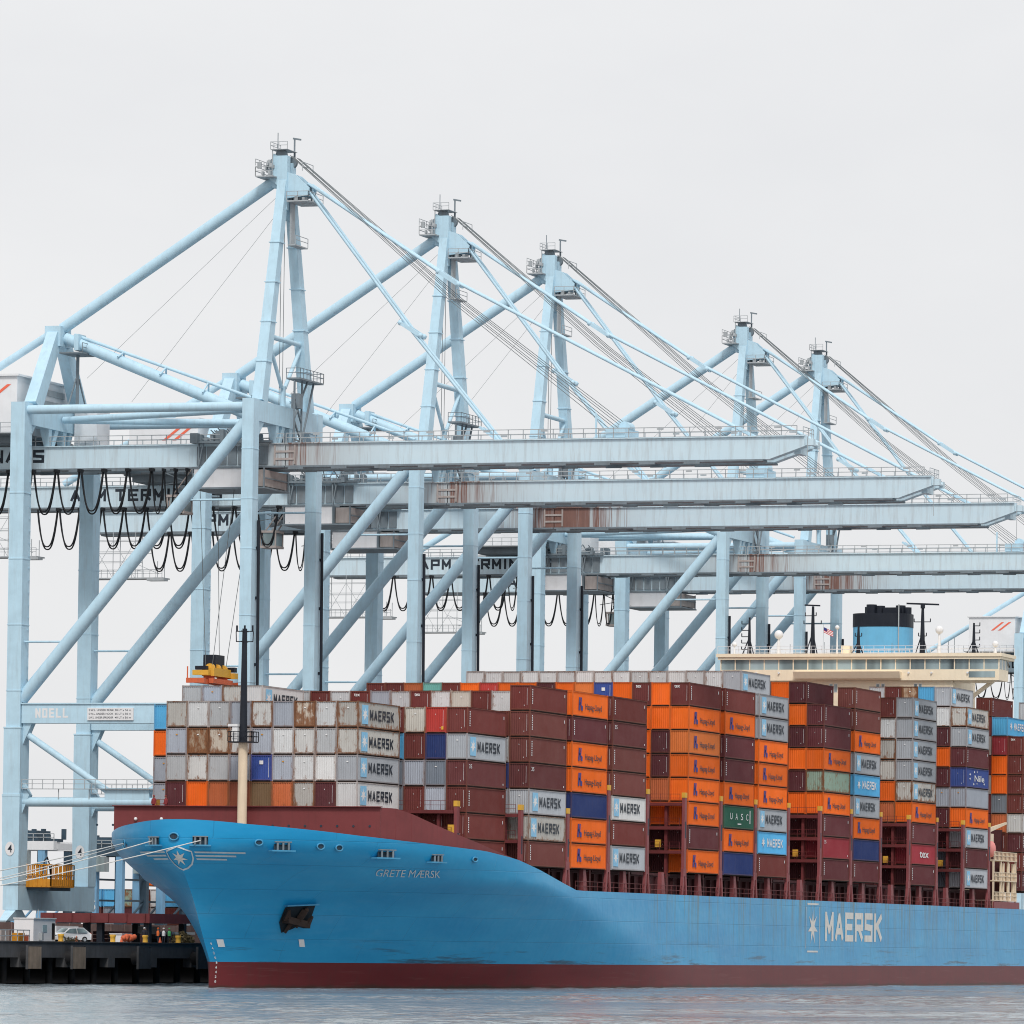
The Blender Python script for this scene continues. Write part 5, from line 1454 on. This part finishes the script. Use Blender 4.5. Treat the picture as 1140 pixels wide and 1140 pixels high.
# people on the quay and on the foredeck
def person(x,y,z,face,top,legs,hat,label,pose=0,h=1.75):
    root=empty('person',(x,y,z),label,'person','dock workers'); root.rotation_euler=(0,0,face)
    k=h/1.75
    V=[(0,0,.98),(0,0,1.2),(0,0,1.42),(0,0,1.55),(.02,0,1.66),(0,.11,.92),(.02+.12*pose,.12,.5),(-.04+.1*pose,.12,.06),(.14+.1*pose,.12,.04),
       (0,-.11,.92),(.02-.1*pose,-.12,.5),(-.04-.16*pose,-.12,.06),(.12-.16*pose,-.12,.04),(0,.21,1.4),(.02,.27,1.12),(.12+.1*pose,.25,.88),(.16+.1*pose,.24,.80),(0,-.21,1.4),(.02,-.27,1.12),(.16,-.22,.92),(.22,-.2,.86)]
    E=[(0,1),(1,2),(2,3),(3,4),(0,5),(5,6),(6,7),(7,8),(0,9),(9,10),(10,11),(11,12),(2,13),(13,14),(14,15),(15,16),(2,17),(17,18),(18,19),(19,20)]
    rad=[.15,.15,.16,.06,.105,.11,.075,.05,.05,.11,.075,.05,.05,.075,.052,.042,.04,.075,.052,.042,.04]
    me=D.meshes.new('body'); me.from_pydata([(a*k,b*k,c*k) for a,b,c in V],E,[]); me.materials.append(M[legs])
    o=obj('body',me,root)
    sk=o.modifiers.new('Skin','SKIN'); sv=me.skin_vertices[0].data
    for i,r_ in enumerate(rad): sv[i].radius=(r_*k,r_*k)
    sv[0].use_root=True
    o.modifiers.new('Subdivision','SUBSURF').levels=1; o.modifiers[-1].render_levels=1
    m=MB(); m.tube([(0,0,.88*k),(0,0,1.1*k),(0,0,1.36*k),(0,0,1.5*k)],[.20*k,.195*k,.215*k,.11*k],12); obj('jacket',m.mesh('jacket',M[top]),root)
    m=MB(); m.sphere((.03*k,0,1.66*k),.112*k,10,8,zs=1.15); m.sphere((.135*k,0,1.655*k),.022*k,6,4); hd=obj('head',m.mesh('head',M['skin']),root)
    m=MB(); m.sphere((.03*k,0,1.74*k),.13*k,10,6,zs=.75); m.tube([(.07*k,0,1.735*k),(.07*k,0,1.75*k)],.155*k,12); obj('helmet',m.mesh('helmet',M[hat]),root)
person(5.9,48.3,Z,R(200),'cloth_dark','cloth_dark','white','worker in dark clothes and pale helmet beside the yellow bollard')
person(7.0,48.6,Z,R(120),'cloth_dark','cloth_dark','cloth_dark','worker in dark clothes and dark cap right of the bollard',.6)
person(9.6,48.2,Z,R(160),'cloth_orange','cloth_dark','cloth_orange','worker in a bright orange jacket standing on the quay',.3)
person(11.6,48.4,Z,R(190),'white','cloth_dark','white','worker in a white top between the orange and green jackets',.5)
person(12.7,48.2,Z,R(210),'cloth_green','cloth_dark','cloth_green','worker in a green vest beside the orange yellow bollard')
person(-28.2,32.3,18.72,R(170),'cloth_red','cloth_red','cloth_red','crew member in a dark red coverall at the left end of the breakwater',0,1.8)
person(-28.2,30.9,18.72,R(150),'cloth_red','cloth_red','cloth_red','crew member in a red coverall beside the lowest maroon bow container',.3,1.78)
# mooring ropes
def rope(a,b,sag,label,r=.055):
    a=Vector(a);b=Vector(b);pts=[]
    for i in range(17):
        f=i/16; p=a.lerp(b,f); p.z-=sag*4*f*(1-f); pts.append(p)
    m=MB(); m.tube(pts,r,6); single('mooring_rope',m,M['rope'],tuple(b),label,'rope','mooring lines from the bow')
pA=hull_pt(-11.0,15.1,.2); pB=hull_pt(-3.1,15.3,.3); pC=hull_pt(2.4,15.35,.4)
rope(pA,(-118,47.6,Z+1.0),1.0,'upper mooring rope running from the farthest left opening in the bow')
rope(pB,(-92,47.6,Z+1.0),.8,'mooring rope from the roller just left of the bow emblem')
rope(pC,(-96,47.6,Z+1.0),.9,'mooring rope crossing the bow emblem from the roller on its right')
rope(pA+Vector((.2,0,-.1)),(-104,47.6,Z+1.0),1.3,'lower thin mooring rope from the farthest left opening in the bow',.045)
# yard gantry cranes behind
def yard_crane(x,y,w,label,hgt=15.0,dark=False):
    root=empty('yard_gantry_crane',(x,y,Z),label,'yard crane','yard cranes behind the wharf')
    mt=M['rtg_dark'] if dark else M['rtg']
    for dy in (0,w):
        for dx in (0,9):
            m=MB(); m.box(x+dx-.5,x+dx+.5,y+dy-.55,y+dy+.55,Z+1.6,Z+hgt-1.3); part('leg',m,M['rtg'] if dx==0 else M['rtg_dark'],root)
        m=MB(); m.box(x-1.4,x+10.4,y+dy-.45,y+dy+.45,Z+1.0,Z+1.75); sb=part('sill_beam',m,M['rtg_dark'],root)
        m=MB()
        for dx in (-.6,1.2,7.8,9.6): m.tube([(x+dx,y+dy-.3,Z+.75),(x+dx,y+dy+.3,Z+.75)],.75,14)
        part('wheel',m,M['rubber'],sb)
        m=MB(); m.bar((x,y+dy,Z+2),(x+9,y+dy,Z+6.5),.25,.25); m.box(x,x+9,y+dy-.12,y+dy+.12,Z+6.4,Z+6.7); m.box(x,x+9,y+dy-.12,y+dy+.12,Z+9.6,Z+9.9); part('brace',m,mt,root)
    m=MB()
    for dx in (0,9): m.box(x+dx-.6,x+dx+.6,y-2,y+w+2,Z+hgt-1.3,Z+hgt)
    for dy in (-1.8,w+1.8): m.box(x+.601,x+8.399,y+dy-.25,y+dy+.25,Z+hgt-1.2,Z+hgt-.3)
    g=part('top_girder',m,M['house'] if not dark else mt,root)
    m=MB(); m.rail((x-.5,y-2,Z+hgt),(x-.5,y+w+2,Z+hgt),1.1,1.4,.05); part('railing',m,M['galv'],g)
    m=MB(); m.box(x-.4,x+9.4,y+w*.25,y+w*.25+4.5,Z+hgt+.05,Z+hgt+.5); m.box(x+1,x+6,y+w*.25+.5,y+w*.25+4,Z+hgt+.5,Z+hgt+1.6)
    rn=random.Random(int(x))
    for i in range(12): a=rn.uniform(x,x+9);b_=rn.uniform(y+w*.25-2,y+w*.25+5); m.box(a,a+.5,b_,b_+.6,Z+hgt+.4,Z+hgt+rn.uniform(.9,2.0))
    t=part('trolley',m,M['rtg_dark'],root)
    m=MB(); m.box(x-1.5,x+.4,y+w*.25+1,y+w*.25+3,Z+hgt-3.7,Z+hgt-1.4); part('cab',m,M['glass'],t)
    m=MB(); m.box(x-.6,x+.6,y-.7,y+.7,Z+1.76,Z+4.3); eb=part('engine_box',m,mt,root)
    if dark and x<200:
        m=MB(); flat(m,text2d('5',.01),lambda u,v:(x-.61,y+w+.35-.8*u,Z+5.0+1.5*v)); part('number',m,M['letter_white'],eb)
yard_crane(171,138,4.3,'blue yard crane with a pale girder, seen between the legs of the nearest crane')
yard_crane(197,137.2,4.2,'blue yard crane just left of the bow with ladders on its legs',14.6,True)
yard_crane(214,138,4.0,'dark blue yard crane closest to the overhanging bow',14.6,True)
# stacks of containers in the yard
def yard_box(code,x,y,tier,label):
    col,rust,_,_2=CODE[code]
    o=obj('yard_container',BODY,None,(x,y,Z+tier*2.9)); o.color=(*col,rust); tag(o,label,'container','containers stacked in the yard')
    f=obj('frame',FRAME,o); f.color=o.color
for code,x,y,t_,lab in (
 ('O',220.6,140.1,3.1,'orange yard container held high inside the yard crane behind the bow'),
 ('B',236,148.2,2,'maroon yard container on top of the stack below the lifted orange one'),('C',236,148.2,1,'crimson yard container in the middle below the lifted orange one'),('D',236,148.2,0,'dark maroon yard container at the foot below the lifted orange one'),
 ('w',236,145.6,2,'pale grey yard container right of the maroon stack top'),('G',236,145.6,1,'grey yard container in the middle of the pale stack'),('G',236,145.6,0,'grey yard container at the foot of the pale stack'),
 ('l',236,143.0,2,'light blue yard container nearest the curved bow'),('B',236,143.0,1,'maroon yard container below the one nearest the bow'),('B',236,143.0,0,'lowest maroon yard container nearest the bow'),
 ('V',236,151.0,2,'rust stained green yard container between dark crane legs'),('D',236,151.0,1,'dark maroon yard container under the green one'),('B',236,151.0,0,'lowest yard container under the green one'),
 ('l',236,153.6,2,'light blue yard container left of the green one'),('y',236,153.6,1,'slate yard container under the light blue one'),('C',236,153.6,0,'crimson yard container at the foot of the light blue stack'),
 ('l',236,156.4,2,'light blue yard container farthest left in the yard'),('D',236,156.4,1,'dark maroon yard container farthest left in the yard'),('B',236,156.4,0,'lowest yard container farthest left in the yard'),
 ('l',236,140.4,2,'blue yard container almost hidden behind the bow'),('G',236,140.4,1,'grey yard container almost hidden behind the bow'),('B',236,140.4,0,'lowest yard container almost hidden behind the bow')):
    yard_box(code,x,y,t_,lab)

# ---------------------------------------------------------------- sky, sun, camera
w=D.worlds.new('World'); sc.world=w; w.use_nodes=True
nt=w.node_tree; bg=nt.nodes['Background']
sky=nt.nodes.new('ShaderNodeTexSky'); sky.sky_type='NISHITA'; sky.sun_disc=False
SUN=Vector((-.80,-.33,1.05)).normalized()
sky.sun_elevation=math.asin(SUN.z); sky.sun_rotation=math.atan2(SUN.x,SUN.y)
sky.air_density=1.0; sky.dust_density=3.0
tc=nt.nodes.new('ShaderNodeTexCoord')
n1=noise(nt,tc.outputs['Generated'],(1,1,2.2),8.0,5,.55)
cl=ramp(nt,n1,[(.30,CLOUD_A),(.72,CLOUD_B)])
s2=nt.nodes.new('ShaderNodeVectorMath'); s2.operation='SCALE'; s2.inputs['Scale'].default_value=.10
nt.links.new(sky.outputs[0],s2.inputs[0])
mx=mixc(nt,.94,s2.outputs[0],cl)
nt.links.new(mx,bg.inputs[0]); bg.inputs[1].default_value=1.0
su=D.lights.new('sun','SUN'); su.energy=SUN_E; su.angle=R(14); su.color=(1,.965,.92)
so=D.objects.new('sun',su); COL.objects.link(so); so.rotation_euler=SUN.to_track_quat('Z','Y').to_euler()
sc.render.filter_size=1.05
try: sc.cycles.filter_width=1.05
except Exception: pass
sc.view_settings.view_transform='Standard'; sc.view_settings.look='None'; sc.view_settings.exposure=EXPO; sc.view_settings.gamma=1
th_,pi_,ro_=R(15.221),R(1.582),R(.641); a_,b_=math.sin(th_),math.cos(th_)
Rt=Vector((a_,-b_,0)); Fw=Vector((b_*math.cos(pi_),a_*math.cos(pi_),math.sin(pi_))); Up=Vector((-b_*math.sin(pi_),-a_*math.sin(pi_),math.cos(pi_)))
r2=Rt*math.cos(ro_)+Up*math.sin(ro_); u2=Up*math.cos(ro_)-Rt*math.sin(ro_)
cam=D.cameras.new('camera'); co=D.objects.new('camera',cam); COL.objects.link(co)
mw=Matrix.Identity(4)
for i in range(3): mw[i][0]=r2[i];mw[i][1]=u2[i];mw[i][2]=-Fw[i]
mw.translation=Vector((-575.08,-209.456,4.453)); co.matrix_world=mw
cam.sensor_width=36; cam.lens=6106.993/1140*36; cam.shift_x=-527.618/1140; cam.shift_y=323.71/1140
cam.clip_start=1; cam.clip_end=12000
sc.camera=co
if HAZE>0:
    m=MB(); m.box(-620,1500,-420,1000,-3,112)
    hz=obj('haze',m.mesh('haze',[])); hz['kind']='stuff'
    hm=D.materials.new('haze_air'); hm.use_nodes=True; hn=hm.node_tree
    for n_ in list(hn.nodes):
        if n_.type!='OUTPUT_MATERIAL': hn.nodes.remove(n_)
    pv=hn.nodes.new('ShaderNodeVolumePrincipled'); pv.inputs['Color'].default_value=(.93,.95,.98,1); pv.inputs['Density'].default_value=HAZE; pv.inputs['Anisotropy'].default_value=.2
    hn.links.new(pv.outputs[0],[n_ for n_ in hn.nodes if n_.type=='OUTPUT_MATERIAL'][0].inputs['Volume'])
    hz.data.materials.append(hm)
for l,v in LABELS.items():
    if len(v)>1: print('DUPLICATE LABEL',l,v)
